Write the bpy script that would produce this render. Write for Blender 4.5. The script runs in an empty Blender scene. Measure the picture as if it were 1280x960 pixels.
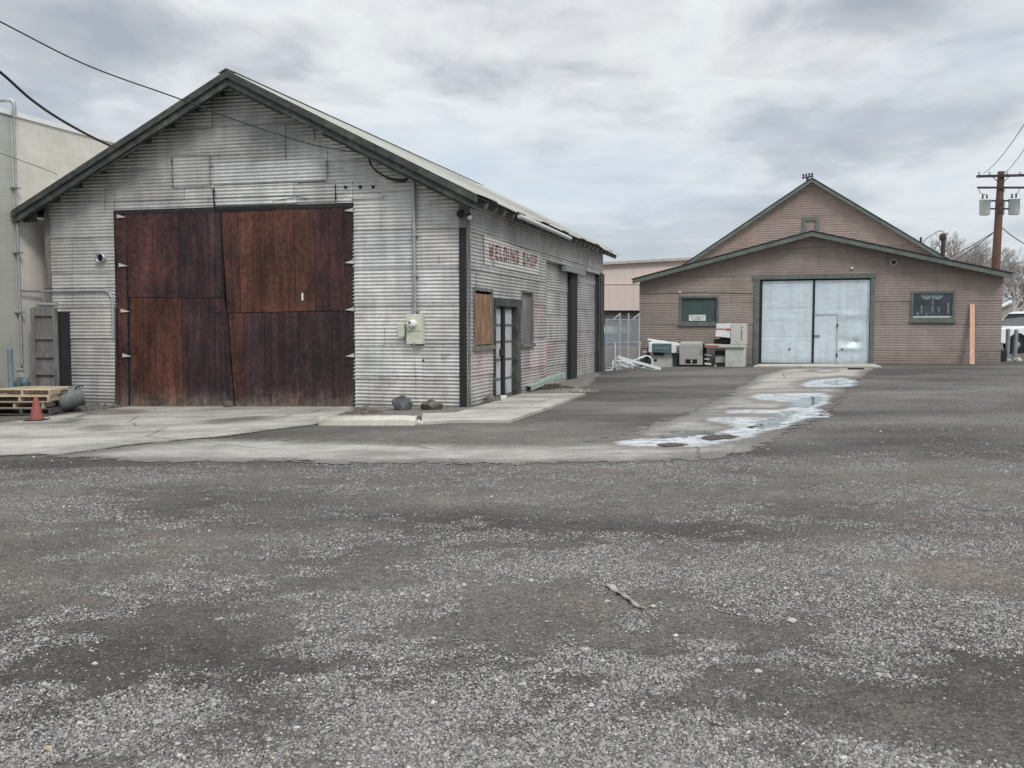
import bpy, bmesh, math, random
import numpy as np
from mathutils import Vector, Matrix
random.seed(7); np.random.seed(7)
sc = bpy.context.scene
COL = sc.collection
# ------------------------------------------------------------------ camera and survey helpers
FPX, PITCH, CAMH = 1152.0, math.radians(3.575), 1.6
CAM = Vector((0, 0, CAMH))
def ray(px, py):
    x, y = (px-640)/FPX, (480-py)/FPX
    c, s = math.cos(PITCH), math.sin(PITCH)
    return Vector((x, c + y*s, -s + y*c))
GX = 0.019
def gz(x, y=0): return GX*max(-30., min(30., x))
def G(px, py):
    d = ray(px, py); t = CAMH/(GX*d.x - d.z)
    p = CAM + d*t
    return Vector((p.x, p.y, gz(p.x)))
def R(d): return math.radians(d)
class Frame:
    def __init__(s, o, eu, ev): s.o, s.eu, s.ev, s.ez = Vector(o), Vector(eu), Vector(ev), Vector((0,0,1))
    def p(s, u, v, z): return s.o + s.eu*u + s.ev*v + s.ez*z
    def hit_v(s, px, py, v=0):      # plane v = const -> (u, z)
        d = ray(px, py)
        M = Matrix((s.eu, s.ez, -d)).transposed()
        r = M.inverted() @ (CAM - s.o - s.ev*v); return r.x, r.y
    def hit_u(s, px, py, u=0):      # plane u = const -> (v, z)
        d = ray(px, py)
        M = Matrix((s.ev, s.ez, -d)).transposed()
        r = M.inverted() @ (CAM - s.o - s.eu*u); return r.x, r.y
# ------------------------------------------------------------------ object helpers
def tag(o, label=None, cat=None, group=None, kind=None):
    if label: o['label'] = label
    if cat: o['category'] = cat
    if group: o['group'] = group
    if kind: o['kind'] = kind
    return o
def thing(name, label, cat, loc=(0,0,0), group=None):
    o = bpy.data.objects.new(name, None); COL.objects.link(o); o.location = loc; o.empty_display_size = .3
    return tag(o, label, cat, group)
def world_loc(o):
    l = Vector((0,0,0))
    while o: l += o.location; o = o.parent
    return l
class MB:
    def __init__(s): s.v=[]; s.f=[]; s.c={}; s.uv=[]; s.sm=[]
    def add(s, vs, fs, col=None, smooth=False, uvs=None):
        n=len(s.v); s.v += [tuple(p) for p in vs]
        for i,f in enumerate(fs):
            s.f.append(tuple(n+k for k in f)); s.sm.append(smooth)
            s.uv.append(uvs[i] if uvs else None)
        if col is not None:
            if isinstance(col, list):
                for i,c in enumerate(col): s.c[n+i]=c
            else:
                for i in range(len(vs)): s.c[n+i]=col
        return s
    def hexa(s, P, col=None):   # 8 points: bottom 4 ccw, top 4 ccw
        return s.add(P, [(3,2,1,0),(4,5,6,7),(0,1,5,4),(1,2,6,5),(2,3,7,6),(3,0,4,7)], col)
    def box(s, fr, u0,u1,v0,v1,z0,z1, col=None):
        return s.hexa([fr.p(u0,v0,z0),fr.p(u1,v0,z0),fr.p(u1,v1,z0),fr.p(u0,v1,z0),
                       fr.p(u0,v0,z1),fr.p(u1,v0,z1),fr.p(u1,v1,z1),fr.p(u0,v1,z1)], col)
    def beam(s, a, b, w, h, up=(0,0,1), col=None):   # bar from a to b; w sideways, h along up
        a,b=Vector(a),Vector(b); d=(b-a).normalized(); up=Vector(up)
        x=d.cross(up).normalized(); y=x.cross(d).normalized()
        P=[]
        for q in (a,b): P += [q-x*w/2-y*h/2, q+x*w/2-y*h/2, q+x*w/2+y*h/2, q-x*w/2+y*h/2]
        return s.add(P, [(0,3,2,1),(4,5,6,7),(0,1,5,4),(1,2,6,5),(2,3,7,6),(3,0,4,7)], col)
    def tube(s, pts, r, n=8, col=None, caps=True):
        pts=[Vector(p) for p in pts]; rr = r if isinstance(r,(list,tuple)) else [r]*len(pts)
        vs=[]; prev=None
        for i,p in enumerate(pts):
            d=(pts[min(i+1,len(pts)-1)]-pts[max(i-1,0)]).normalized()
            if prev is None:
                a=Vector((0,0,1)) if abs(d.z)<.9 else Vector((1,0,0)); x=d.cross(a).normalized()
            else: x=(prev-d*prev.dot(d)).normalized()
            prev=x; y=d.cross(x)
            for k in range(n):
                t=2*math.pi*k/n; vs.append(p+(x*math.cos(t)+y*math.sin(t))*rr[i])
        fs=[]
        for i in range(len(pts)-1):
            for k in range(n): fs.append((i*n+k, i*n+(k+1)%n, (i+1)*n+(k+1)%n, (i+1)*n+k))
        s.add(vs, fs, col, True)
        if caps:
            s.add(vs[:n], [tuple(reversed(range(n)))], col); s.add(vs[-n:], [tuple(range(n))], col)
        return s
    def lathe(s, o, prof, n=20, axis=(0,0,1), col=None):
        o=Vector(o); ax=Vector(axis).normalized()
        a=Vector((0,0,1)) if abs(ax.z)<.9 else Vector((1,0,0)); x=ax.cross(a).normalized(); y=ax.cross(x)
        vs=[]
        for r,h in prof:
            for k in range(n):
                t=2*math.pi*k/n; vs.append(o+ax*h+(x*math.cos(t)+y*math.sin(t))*r)
        fs=[(i*n+k, i*n+(k+1)%n, (i+1)*n+(k+1)%n, (i+1)*n+k) for i in range(len(prof)-1) for k in range(n)]
        s.add(vs, fs, col, True)
        s.add(vs[:n], [tuple(reversed(range(n)))], col); s.add(vs[-n:], [tuple(range(n))], col)
        return s
    def build(s, name, mat, parent=None, loc=None, bevel=0):
        base = world_loc(parent) if parent else (Vector(loc) if loc is not None else Vector((0,0,0)))
        me=bpy.data.meshes.new(name)
        me.from_pydata([(x-base.x,y-base.y,z-base.z) for x,y,z in s.v], [], s.f)
        me.materials.append(mat)
        me.polygons.foreach_set('use_smooth', s.sm)
        at=me.color_attributes.new('col','FLOAT_COLOR','POINT')
        a=np.ones((len(s.v),4),dtype=np.float32)
        for i,c in s.c.items(): a[i,:3]=c if not isinstance(c,float) else (c,c,c)
        at.data.foreach_set('color', a.ravel())
        if any(u is not None for u in s.uv):
            ul=me.uv_layers.new(name='uv'); k=0
            for p,u in zip(me.polygons, s.uv):
                for j,li in enumerate(p.loop_indices): ul.data[li].uv = u[j] if u else (0,0)
        me.update()
        o=bpy.data.objects.new(name, me); COL.objects.link(o)
        if parent: o.parent=parent
        elif loc is not None: o.location=loc
        if bevel:
            m=o.modifiers.new('bevel','BEVEL'); m.width=bevel; m.segments=2; m.limit_method='ANGLE'
        return o
def copy_tree(o, parent=None):
    c=o.copy(); COL.objects.link(c)
    if parent: c.parent=parent
    for ch in list(o.children): copy_tree(ch, c)
    return c
# ------------------------------------------------------------------ numpy noise
_T={}
def vnoise(x, y, seed=0):
    if seed not in _T: _T[seed]=np.random.RandomState(seed).rand(256,256)
    T=_T[seed]
    xi=np.floor(x).astype(int); yi=np.floor(y).astype(int); fx=x-xi; fy=y-yi
    fx=fx*fx*(3-2*fx); fy=fy*fy*(3-2*fy)
    g=lambda a,b: T[a%256,b%256]
    return (g(xi,yi)*(1-fx)+g(xi+1,yi)*fx)*(1-fy)+(g(xi,yi+1)*(1-fx)+g(xi+1,yi+1)*fx)*fy
def fbm(x,y,seed=0,o=4):
    s=0;a=.5;t=0
    for i in range(o): s=s+a*vnoise(x*2**i+i*17.3,y*2**i+i*9.1,seed+i); t+=a; a*=.5
    return s/t
_TL={}
def n1(x,y,seed=0):
    s=0.;a=.5
    for i in range(3):
        k=seed+i
        if k not in _TL: _TL[k]=np.random.RandomState(k).rand(64,64).tolist()
        T=_TL[k]; X=x*2**i+i*17.3; Y=y*2**i+i*9.1; xi=math.floor(X); yi=math.floor(Y); fx=X-xi; fy=Y-yi
        fx=fx*fx*(3-2*fx); fy=fy*fy*(3-2*fy); A=T[xi%64]; Bn=T[(xi+1)%64]; y0=yi%64; y1=(yi+1)%64
        s+=a*((A[y0]*(1-fx)+Bn[y0]*fx)*(1-fy)+(A[y1]*(1-fx)+Bn[y1]*fx)*fy); a*=.5
    return s/.875
# ------------------------------------------------------------------ materials
def nm(name):
    m=bpy.data.materials.new(name); m.use_nodes=True; nt=m.node_tree
    b=nt.nodes['Principled BSDF']; return m,nt,b
def N(nt,t,**k):
    n=nt.nodes.new(t)
    for a,v in k.items():
        if a in n.inputs.keys(): n.inputs[a].default_value=v
        else: setattr(n,a,v)
    return n
def mapped(nt, scale=(1,1,1), coord='Object'):
    tc=N(nt,'ShaderNodeTexCoord'); mp=N(nt,'ShaderNodeMapping'); mp.inputs['Scale'].default_value=scale
    nt.links.new(tc.outputs[coord], mp.inputs['Vector']); return mp.outputs['Vector']
def noise(nt, vec, scale, detail=4, rough=.6):
    n=N(nt,'ShaderNodeTexNoise'); n.inputs['Scale'].default_value=scale; n.inputs['Detail'].default_value=detail; n.inputs['Roughness'].default_value=rough
    nt.links.new(vec,n.inputs['Vector']); return n.outputs['Fac']
def ramp(nt, fac, stops):
    r=N(nt,'ShaderNodeValToRGB'); e=r.color_ramp.elements
    while len(e)>len(stops): e.remove(e[-1])
    while len(e)<len(stops): e.new(.5)
    for el,(p,c) in zip(e,stops): el.position=p; el.color=(c[0],c[1],c[2],1) if isinstance(c,(tuple,list)) else (c,c,c,1)
    nt.links.new(fac,r.inputs['Fac']); return r.outputs['Color']
def mixc(nt, fac, a, b, mode='MIX'):
    m=N(nt,'ShaderNodeMix',data_type='RGBA',blend_type=mode)
    for sk,v in ((0,fac),(6,a),(7,b)):
        if isinstance(v,(int,float)): m.inputs[sk].default_value=v if sk==0 else (v,v,v,1)
        elif isinstance(v,tuple): m.inputs[sk].default_value=(*v,1)
        else: nt.links.new(v,m.inputs[sk])
    return m.outputs[2]
def bump(nt,b,h,strength,dist=.01):
    n=N(nt,'ShaderNodeBump'); n.inputs['Strength'].default_value=strength; n.inputs['Distance'].default_value=dist
    nt.links.new(h,n.inputs['Height']); nt.links.new(n.outputs['Normal'],b.inputs['Normal'])
def basic(name, col, rough=.7, metal=0, var=.25, scale=6, bmp=.15, stretch=(1,1,1), vcol=False, dirt=None, spec=.4):
    m,nt,b=nm(name); v=mapped(nt,stretch)
    f=noise(nt,v,scale,6,.65)
    lo=tuple(c*(1-var) for c in col); hi=tuple(min(1,c*(1+var)) for c in col)
    c=ramp(nt,f,[(.3,lo),(.7,hi)])
    if dirt:
        f2=noise(nt,v,scale*.35,5,.7); k=ramp(nt,f2,[(.5,0),(.68,1)])
        c=mixc(nt,k,c,dirt)
    if vcol:
        a=N(nt,'ShaderNodeAttribute',attribute_name='col'); c=mixc(nt,1.0,c,a.outputs['Color'],'MULTIPLY')
    nt.links.new(c,b.inputs['Base Color']); b.inputs['Roughness'].default_value=rough; b.inputs['Metallic'].default_value=metal
    b.inputs['Specular IOR Level'].default_value=spec
    if bmp: bump(nt,b,noise(nt,v,scale*6,4,.7),bmp,.006)
    return m
M={}
def galvanised(name, col, metal=.3, rough=.42, streak=.22, rust=.5, var=.2):
    m,nt,b=nm(name); v=mapped(nt,(1,1,1)); vs=mapped(nt,(6,6,.5)); vb=mapped(nt,(.6,.6,3))
    f=noise(nt,v,1.3,6,.6); c=ramp(nt,f,[(.3,tuple(x*(1-var) for x in col)),(.5,col),(.72,tuple(min(1,x*(1+var)) for x in col))])
    s=noise(nt,vs,1.0,5,.65); c=mixc(nt,streak,c,ramp(nt,s,[(.35,.6),(.65,1.15)]),'MULTIPLY')
    s2=noise(nt,vb,6,5,.7); c=mixc(nt,.5,c,ramp(nt,s2,[(.3,.7),(.7,1.15)]),'MULTIPLY')
    r=noise(nt,v,4.5,8,.75); k=ramp(nt,r,[(.60,0),(.70,rust)]); c=mixc(nt,k,c,(.16,.10,.075))
    sp=noise(nt,v,38,3,.6); k2=ramp(nt,sp,[(.68,0),(.74,.8)]); c=mixc(nt,k2,c,(.09,.07,.06))
    a=N(nt,'ShaderNodeAttribute',attribute_name='col'); c=mixc(nt,1.0,c,a.outputs['Color'],'MULTIPLY')
    nt.links.new(c,b.inputs['Base Color']); b.inputs['Metallic'].default_value=metal
    rr=ramp(nt,f,[(.3,rough+.2),(.7,rough-.08)]); nt.links.new(rr,b.inputs['Roughness'])
    bump(nt,b,noise(nt,v,9,5,.6),.25,.012)
    return m
M['galv']=galvanised('galvanised_siding',(.53,.525,.51),.38,.38,.34,.45,.28)
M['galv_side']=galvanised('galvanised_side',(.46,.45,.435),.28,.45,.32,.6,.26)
M['galv_roof']=galvanised('galvanised_roof',(.40,.40,.37),.3,.55,.25,.25)
M['brown']=galvanised('brown_painted_siding',(.292,.238,.213),.0,.8,.10,.08,.10)
def plank_mat():
    m,nt,b=nm('weathered_door_planks'); a=N(nt,'ShaderNodeAttribute',attribute_name='col')
    v=mapped(nt,(1,1,1)); vf=mapped(nt,(40,40,1.1)); vm=mapped(nt,(7,7,.9)); c=a.outputs['Color']
    c=mixc(nt,1.0,c,ramp(nt,noise(nt,vf,1,5,.7),[(.30,.62),(.5,1.0),(.72,1.5)]),'MULTIPLY')
    c=mixc(nt,1.0,c,ramp(nt,noise(nt,vm,1,6,.65),[(.30,.60),(.5,1.0),(.70,1.35)]),'MULTIPLY')
    c=mixc(nt,1.0,c,ramp(nt,noise(nt,v,1.3,7,.7),[(.33,(.50,.55,.62)),(.5,(1,1,1)),(.68,(1.45,1.25,1.05))]),'MULTIPLY')
    c=mixc(nt,1.0,c,ramp(nt,noise(nt,v,11,7,.8),[(.36,.6),(.5,1.0),(.64,1.5)]),'MULTIPLY')
    sp=noise(nt,mapped(nt,(14,14,6)),1,6,.75); c=mixc(nt,ramp(nt,sp,[(.58,0),(.70,.6)]),c,(.17,.068,.036))
    sp2=noise(nt,mapped(nt,(9,9,4)),1.7,4,.7); c=mixc(nt,ramp(nt,sp2,[(.64,0),(.72,.8)]),c,(.020,.016,.018))
    nt.links.new(c,b.inputs['Base Color']); b.inputs['Roughness'].default_value=.72; b.inputs['Specular IOR Level'].default_value=.3
    bump(nt,b,noise(nt,vf,1,5,.7),.5,.006); return m
M['plank']=plank_mat()
M['wood_grey']=basic('weathered_grey_wood',(.17,.165,.155),.9,0,.35,4,.4,(4,4,.6),dirt=(.07,.07,.065))
M['wood_moss']=basic('mossy_dark_wood',(.050,.056,.052),.9,0,.45,3,.4,(2,2,2),dirt=(.115,.125,.10))
M['wood_dark']=basic('dark_wood',(.020,.021,.025),.85,0,.4,4,.3,(4,4,.5))
M['dark']=basic('shadow_black',(.012,.012,.014),.9,0,.2,4,0)
M['plywood']=basic('weathered_orange_plywood',(.25,.145,.085),.85,0,.6,2.2,.3,(5,5,1.2),dirt=(.13,.085,.06))
M['plywood_grey']=basic('weathered_grey_plywood',(.15,.14,.14),.9,0,.35,3,.3,(6,6,.7),dirt=(.25,.24,.24))
M['door_white']=basic('peeling_white_door_paint',(.42,.44,.44),.8,0,.25,7,.4,(3,3,1),dirt=(.2,.19,.18))
M['green_trim']=basic('grey_green_trim_paint',(.118,.140,.124),.75,0,.25,4,.2,dirt=(.15,.165,.15))
M['bluedoor']=galvanised('pale_blue_galvanised_door',(.63,.72,.77),.28,.38,.25,.12,.10)
M['white']=basic('white_paint',(.74,.76,.75),.5,0,.08,5,.05,dirt=(.6,.6,.57))
M['white_scrap']=basic('white_scrap_metal',(.72,.78,.78),.5,0,.1,8,.05)
M['cream']=basic('cream_enamel_box',(.55,.57,.47),.5,0,.12,8,.05,dirt=(.42,.43,.35))
M['mach_grey']=basic('machine_light_grey',(.50,.51,.48),.5,0,.08,6,.05,dirt=(.42,.42,.40))
M['mach_mid']=basic('machine_mid_grey',(.36,.36,.35),.55,0,.08,6,.05)
M['mach_blue']=basic('machine_slate_blue',(.09,.15,.17),.5,0,.1,6,.05)
M['red']=basic('red_band',(.40,.05,.05),.5,0,.15,6,.05)
M['red_faded']=basic('faded_red_lettering',(.21,.105,.10),.85,0,.35,9,.1)
M['sign_white']=basic('faded_white_sign_paint',(.50,.49,.46),.8,0,.2,6,.1,(1,1,3),dirt=(.42,.42,.40))
M['steel']=basic('galvanised_pipe',(.36,.38,.40),.4,.5,.2,8,.05)
M['rubber']=basic('black_rubber',(.02,.02,.022),.8,0,.3,8,.1)
M['cone']=basic('faded_red_cone',(.27,.085,.072),.7,0,.25,9,.1,dirt=(.18,.09,.08))
M['bin']=basic('grey_green_plastic',(.13,.155,.148),.55,0,.15,5,.05,dirt=(.2,.2,.185))
M['pallet']=basic('fresh_pallet_wood',(.52,.44,.33),.85,0,.25,4,.3,(1,1,1),vcol=True)
M['pallet_old']=basic('old_dark_pallet',(.09,.085,.085),.8,0,.3,5,.2)
M['pine']=basic('pink_treated_lumber',(.68,.41,.29),.8,0,.15,5,.1,(5,5,.6))
M['rock']=basic('dark_basalt_rock',(.085,.09,.095),.9,0,.5,5,.8,dirt=(.15,.15,.14))
M['rock_brown']=basic('brown_earthy_rock',(.12,.10,.09),.95,0,.5,7,.8,dirt=(.18,.16,.14))
M['pole']=basic('brown_creosote_pole',(.13,.075,.055),.9,0,.3,3,.3,(5,5,.4))
M['arm']=basic('dark_crossarm_wood',(.05,.04,.045),.9,0,.3,4,.2)
M['can']=basic('pale_grey_transformer',(.55,.58,.57),.45,0,.06,4,.02)
M['wire']=basic('black_cable',(.018,.02,.025),.6,0,.1,4,0)
M['pinkwall']=basic('pale_pink_panel_wall',(.62,.52,.48),.8,0,.05,2,.05,dirt=(.58,.485,.45))
M['fence']=basic('galvanised_fence_metal',(.42,.46,.48),.45,.3,.1,6,0)
M['tarp']=basic('blue_grey_container_paint',(.16,.24,.31),.6,0,.2,3,.1,dirt=(.25,.30,.34))
M['rustwall']=basic('tan_rusty_sheet',(.27,.20,.165),.8,0,.25,2.5,.1,dirt=(.34,.30,.28))
M['bark']=basic('pale_winter_bark',(.34,.31,.29),.95,0,.2,5,0)
M['carwhite']=basic('white_car_paint',(.78,.79,.80),.25,0,.03,3,0,spec=.5)
M['roofwhite']=basic('white_roof',(.7,.71,.70),.6,0,.06,3,0)
M['housewall']=basic('beige_house_wall',(.36,.34,.29),.8,0,.1,3,0)
M['treeline']=basic('hazy_brown_treeline',(.17,.155,.15),1,0,.4,.5,0,dirt=(.24,.23,.235))
M['greenlumber']=basic('pale_green_painted_beam',(.26,.34,.29),.75,0,.2,4,.2)
M['strap']=basic('pale_grey_torn_strap',(.30,.29,.27),.9,0,.2,12,.2)
def glass(name,col,rough=.08):
    m,nt,b=nm(name); v=mapped(nt,(1,1,1)); f=noise(nt,v,2.5,3,.5)
    nt.links.new(ramp(nt,f,[(.35,tuple(c*.5 for c in col)),(.7,tuple(c*1.6 for c in col))]),b.inputs['Base Color'])
    b.inputs['Roughness'].default_value=rough; b.inputs['Specular IOR Level'].default_value=.8
    return m
M['glass']=glass('dark_window_glass',(.018,.028,.038))
M['carglass']=glass('car_glass',(.03,.04,.045))
# concrete
def concrete(name, col):
    m,nt,b=nm(name); v=mapped(nt,(1,1,1)); v2=mapped(nt,(1,3,1))
    f=noise(nt,v,.8,8,.65); c=ramp(nt,f,[(.3,tuple(x*.72 for x in col)),(.55,col),(.75,tuple(x*1.12 for x in col))])
    f2=noise(nt,v2,5,8,.75); c=mixc(nt,.7,c,ramp(nt,f2,[(.3,.72),(.62,1.08)]),'MULTIPLY')
    f4=noise(nt,v2,.45,5,.6); c=mixc(nt,1.0,c,ramp(nt,f4,[(.38,(.62,.62,.62)),(.55,1.0)]),'MULTIPLY')
    vo=N(nt,'ShaderNodeTexVoronoi',feature='DISTANCE_TO_EDGE'); vo.inputs['Scale'].default_value=.33
    dn=N(nt,'ShaderNodeTexNoise'); dn.inputs['Scale'].default_value=1.7; dn.inputs['Detail'].default_value=5
    nt.links.new(v,dn.inputs['Vector'])
    av=mixc(nt,.16,v,dn.outputs['Color'],'ADD'); nt.links.new(av,vo.inputs['Vector'])
    k=ramp(nt,vo.outputs['Distance'],[(.0,1),(.010,0)]); f5=noise(nt,v,.5,2,.5)
    kk=mixc(nt,1.0,k,ramp(nt,f5,[(.5,0),(.56,.65)]),'MULTIPLY')
    c=mixc(nt,kk,c,(.08,.08,.075))
    f3=noise(nt,v,60,2,.5); c=mixc(nt,.35,c,ramp(nt,f3,[(.3,.6),(.7,1.2)]),'MULTIPLY')
    nt.links.new(c,b.inputs['Base Color']); b.inputs['Roughness'].default_value=.85
    bump(nt,b,f2,.4,.01); return m
M['concrete']=concrete('worn_concrete',(.46,.435,.39))
M['concrete_dk']=concrete('worn_concrete_drive',(.35,.325,.288))
M['kerb']=concrete('pale_kerb_concrete',(.58,.56,.49))
# ------------------------------------------------------------------ gravel ground
def gravel_mask(x,y):
    """0 = bare packed dirt, 1 = dense pale gravel"""
    a=fbm(x*.30+3.1,y*.50+1.7,11,3)
    c=fbm(x*1.1+.4*y,y*1.5-.2*x,31,4)
    d=fbm(x*3.1,y*4.2,37,3)
    e=fbm(x*7.5,y*9,39,2)
    m=(a-.5)*1.9+(c-.5)*2.9+(d-.5)*2.6+(e-.5)*1.4+.38
    m=m+np.where(y<5.5,(5.5-y)*.13,0)+np.clip(x*.025,-.1,.15)
    m=m-np.exp(-((y-13.2+.10*x)/1.3)**2)*.6          # worn lane by the concrete
    m=m+np.exp(-((y-10.4-.14*x)/.8)**2)*.25*np.clip((4-x)/4,0,1)
    m=m-np.exp(-((y-8.0-.45*x)/.55)**2)*.35-np.exp(-((y-6.1-.40*x)/.5)**2)*.25
    for k_ in (-.85,.85):                              # wheel ruts sweeping out of the yard
        m=m-np.exp(-((y-(7.2+k_*.75)-.30*x-.03*x*x)/.20)**2)*.30
        m=m-np.exp(-((x-(2.6+k_)-.16*(y-3))/.20)**2)*.28*np.clip((14-y)/5,0,1)
    # driveway side between the buildings is asphalt-like
    m=m-np.where((y>15.5),.5,0)*np.clip((10-x)/4,0,1)+np.where(y>16,.05,0)
    return np.clip(m,0,1)
def gravel_material():
    m,nt,b=nm('gravel_and_dirt'); v=mapped(nt,(1,1,1))
    at=N(nt,'ShaderNodeAttribute',attribute_name='col'); sep=N(nt,'ShaderNodeSeparateColor'); nt.links.new(at.outputs['Color'],sep.inputs['Color'])
    # dirt
    f=noise(nt,v,1.1,8,.7); dirt=ramp(nt,f,[(.3,(.078,.070,.064)),(.5,(.108,.097,.089)),(.7,(.142,.127,.115))])
    f2=noise(nt,v,45,4,.7); dirt=mixc(nt,.9,dirt,ramp(nt,f2,[(.32,.38),(.68,1.55)]),'MULTIPLY'); f7=noise(nt,v,9,6,.75); dirt=mixc(nt,.8,dirt,ramp(nt,f7,[(.3,.62),(.7,1.35)]),'MULTIPLY'); f8=noise(nt,v,.55,5,.6); dirt=mixc(nt,ramp(nt,f8,[(.45,0),(.62,.6)]),dirt,mixc(nt,1.0,dirt,(1.10,1.01,.94),'MULTIPLY'))
    # stones, two sizes
    def vor(scale,seed):
        mp=N(nt,'ShaderNodeMapping'); mp.inputs['Location'].default_value=(seed,seed*2,0); nt.links.new(v,mp.inputs['Vector'])
        a=N(nt,'ShaderNodeTexVoronoi',feature='F1'); a.inputs['Scale'].default_value=scale; nt.links.new(mp.outputs[0],a.inputs['Vector'])
        s=N(nt,'ShaderNodeSeparateColor'); nt.links.new(a.outputs['Color'],s.inputs['Color'])
        return a,s
    v1,s1=vor(92,0); v2,s2=vor(52,3.3)
    def stone(v_,s_):
        c=ramp(nt,s_.outputs['Red'],[(0,(.10,.098,.094)),(.45,(.205,.20,.188)),(.8,(.33,.32,.29)),(1,(.50,.48,.43))])
        return mixc(nt,1.0,c,ramp(nt,v_.outputs['Distance'],[(.25,1.0),(.62,.22)]),'MULTIPLY')
    c1=stone(v1,s1); c2=stone(v2,s2)
    fine=noise(nt,v,7,6,.8)
    def cover(s_,ch,gain,off):
        # stone shown if random channel < mask
        ma=N(nt,'ShaderNodeMath',operation='MULTIPLY_ADD'); nt.links.new(sep.outputs['Red'],ma.inputs[0]); ma.inputs[1].default_value=gain; ma.inputs[2].default_value=off
        mn=N(nt,'ShaderNodeMath',operation='MULTIPLY_ADD'); nt.links.new(fine,mn.inputs[0]); mn.inputs[1].default_value=.9; mn.inputs[2].default_value=-.45
        ad=N(nt,'ShaderNodeMath',operation='ADD'); nt.links.new(ma.outputs[0],ad.inputs[0]); nt.links.new(mn.outputs[0],ad.inputs[1])
        lt=N(nt,'ShaderNodeMath',operation='LESS_THAN'); nt.links.new(s_.outputs[ch],lt.inputs[0]); nt.links.new(ad.outputs[0],lt.inputs[1])
        return lt.outputs[0]
    k1=cover(s1,'Green',.80,.17); k2=cover(s2,'Green',.45,-.06)
    c=mixc(nt,k1,dirt,c1); c=mixc(nt,k2,c,c2)
    # asphalt-like smooth grey where blue channel set
    asph=noise(nt,v,2.2,6,.7); ac=ramp(nt,asph,[(.3,(.112,.103,.094)),(.7,(.170,.156,.140))]); ac=mixc(nt,.6,ac,ramp(nt,f2,[(.3,.6),(.7,1.35)]),'MULTIPLY')
    c=mixc(nt,sep.outputs['Blue'],c,ac)
    # green channel: extra brightness of broad areas
    br=N(nt,'ShaderNodeMath',operation='MULTIPLY_ADD'); nt.links.new(sep.outputs['Green'],br.inputs[0]); br.inputs[1].default_value=.9; br.inputs[2].default_value=.62
    c=mixc(nt,1.0,c,br.outputs[0],'MULTIPLY')
    nt.links.new(c,b.inputs['Base Color']); b.inputs['Roughness'].default_value=.92; b.inputs['Specular IOR Level'].default_value=.25
    h=mixc(nt,k1,f2,ramp(nt,v1.outputs['Distance'],[(.1,1),(.6,0)]))
    bump(nt,b,h,.7,.012)
    return m
M['gravel']=gravel_material()
def axis(lo,hi,segs):
    pts=[]
    for a,b_,st in segs: pts += list(np.arange(a,b_,st))
    pts=sorted(set([round(float(p),4) for p in pts]+[lo,hi])); return np.array(pts)
gxs=axis(-3000,3000,[(-3000,-100,400),(-100,-30,8),(-30,-13,1.),(-13,-5,.13),(-5,6,.06),(6,20,.13),(20,40,.8),(40,100,8),(100,3000,400)])
gys=axis(-60,4000,[(-60,1,6),(1,2.4,.3),(2.4,11,.055),(11,22,.12),(22,42,.3),(42,110,5),(110,4000,400)])
X,Y=np.meshgrid(gxs,gys); Z=GX*np.clip(X,-30,30)+(fbm(X*.8,Y*.8,77,3)-.5)*.012*(np.abs(X)<60)
nx,ny=len(gxs),len(gys)
me=bpy.data.meshes.new('gravel_ground')
idx=np.arange(nx*ny).reshape(ny,nx)
F=np.stack([idx[:-1,:-1],idx[:-1,1:],idx[1:,1:],idx[1:,:-1]],-1).reshape(-1,4)
me.vertices.add(nx*ny); me.vertices.foreach_set('co',np.stack([X,Y,Z],-1).astype(np.float32).ravel())
me.loops.add(F.size); me.loops.foreach_set('vertex_index',F.astype(np.int32).ravel())
me.polygons.add(len(F)); me.polygons.foreach_set('loop_start',np.arange(0,F.size,4,dtype=np.int32)); me.polygons.foreach_set('loop_total',np.full(len(F),4,dtype=np.int32))
me.update(calc_edges=True)
mask=gravel_mask(X,Y)
bright=np.clip((fbm(X*.35+9,Y*.7,91,3)-.5)*1.6+.45,0,1)
asph=np.zeros_like(X)
def soft_poly(X,Y,poly,soft):
    """smooth inside mask of polygon"""
    inside=np.zeros(X.shape,bool); d=np.full(X.shape,1e9)
    n=len(poly)
    for i in range(n):
        x0,y0=poly[i]; x1,y1=poly[(i+1)%n]
        c=((y0>Y)!=(y1>Y))&(X<(x1-x0)*(Y-y0)/((y1-y0) if abs(y1-y0)>1e-9 else 1e-9)+x0); inside^=c
        t=np.clip(((X-x0)*(x1-x0)+(Y-y0)*(y1-y0))/((x1-x0)**2+(y1-y0)**2+1e-9),0,1)
        d=np.minimum(d,np.hypot(X-x0-t*(x1-x0),Y-y0-t*(y1-y0)))
    return np.clip(.5+np.where(inside,d,-d)/soft,0,1)
def pxpoly(pts): return [(G(*p).x,G(*p).y) for p in pts]
asph_poly=pxpoly([(250,546),(400,531),(640,529),(735,497),(700,478),(755,468),(945,457),(1100,458),(1060,500),(960,560),(700,570),(500,562)])
nz=(fbm(X*1.3,Y*1.3,201,3)-.5)*1.6
asph=np.clip(soft_poly(X+nz,Y+nz,asph_poly,1.3),0,1)*(.55+.45*fbm(X*1.1,Y*.9,203,3))
asph=np.clip(asph,0,.5)
near=1-np.clip((Y-30)/40,0,1)
colr=np.stack([mask*near+.55*(1-near),bright*near+.4*(1-near),asph,np.ones_like(X)],-1).astype(np.float32)
ca=me.color_attributes.new('col','FLOAT_COLOR','POINT'); ca.data.foreach_set('color',colr.ravel())
me.materials.append(M['gravel'])
go=bpy.data.objects.new('gravel_ground',me); COL.objects.link(go); tag(go,kind='structure')
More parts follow.
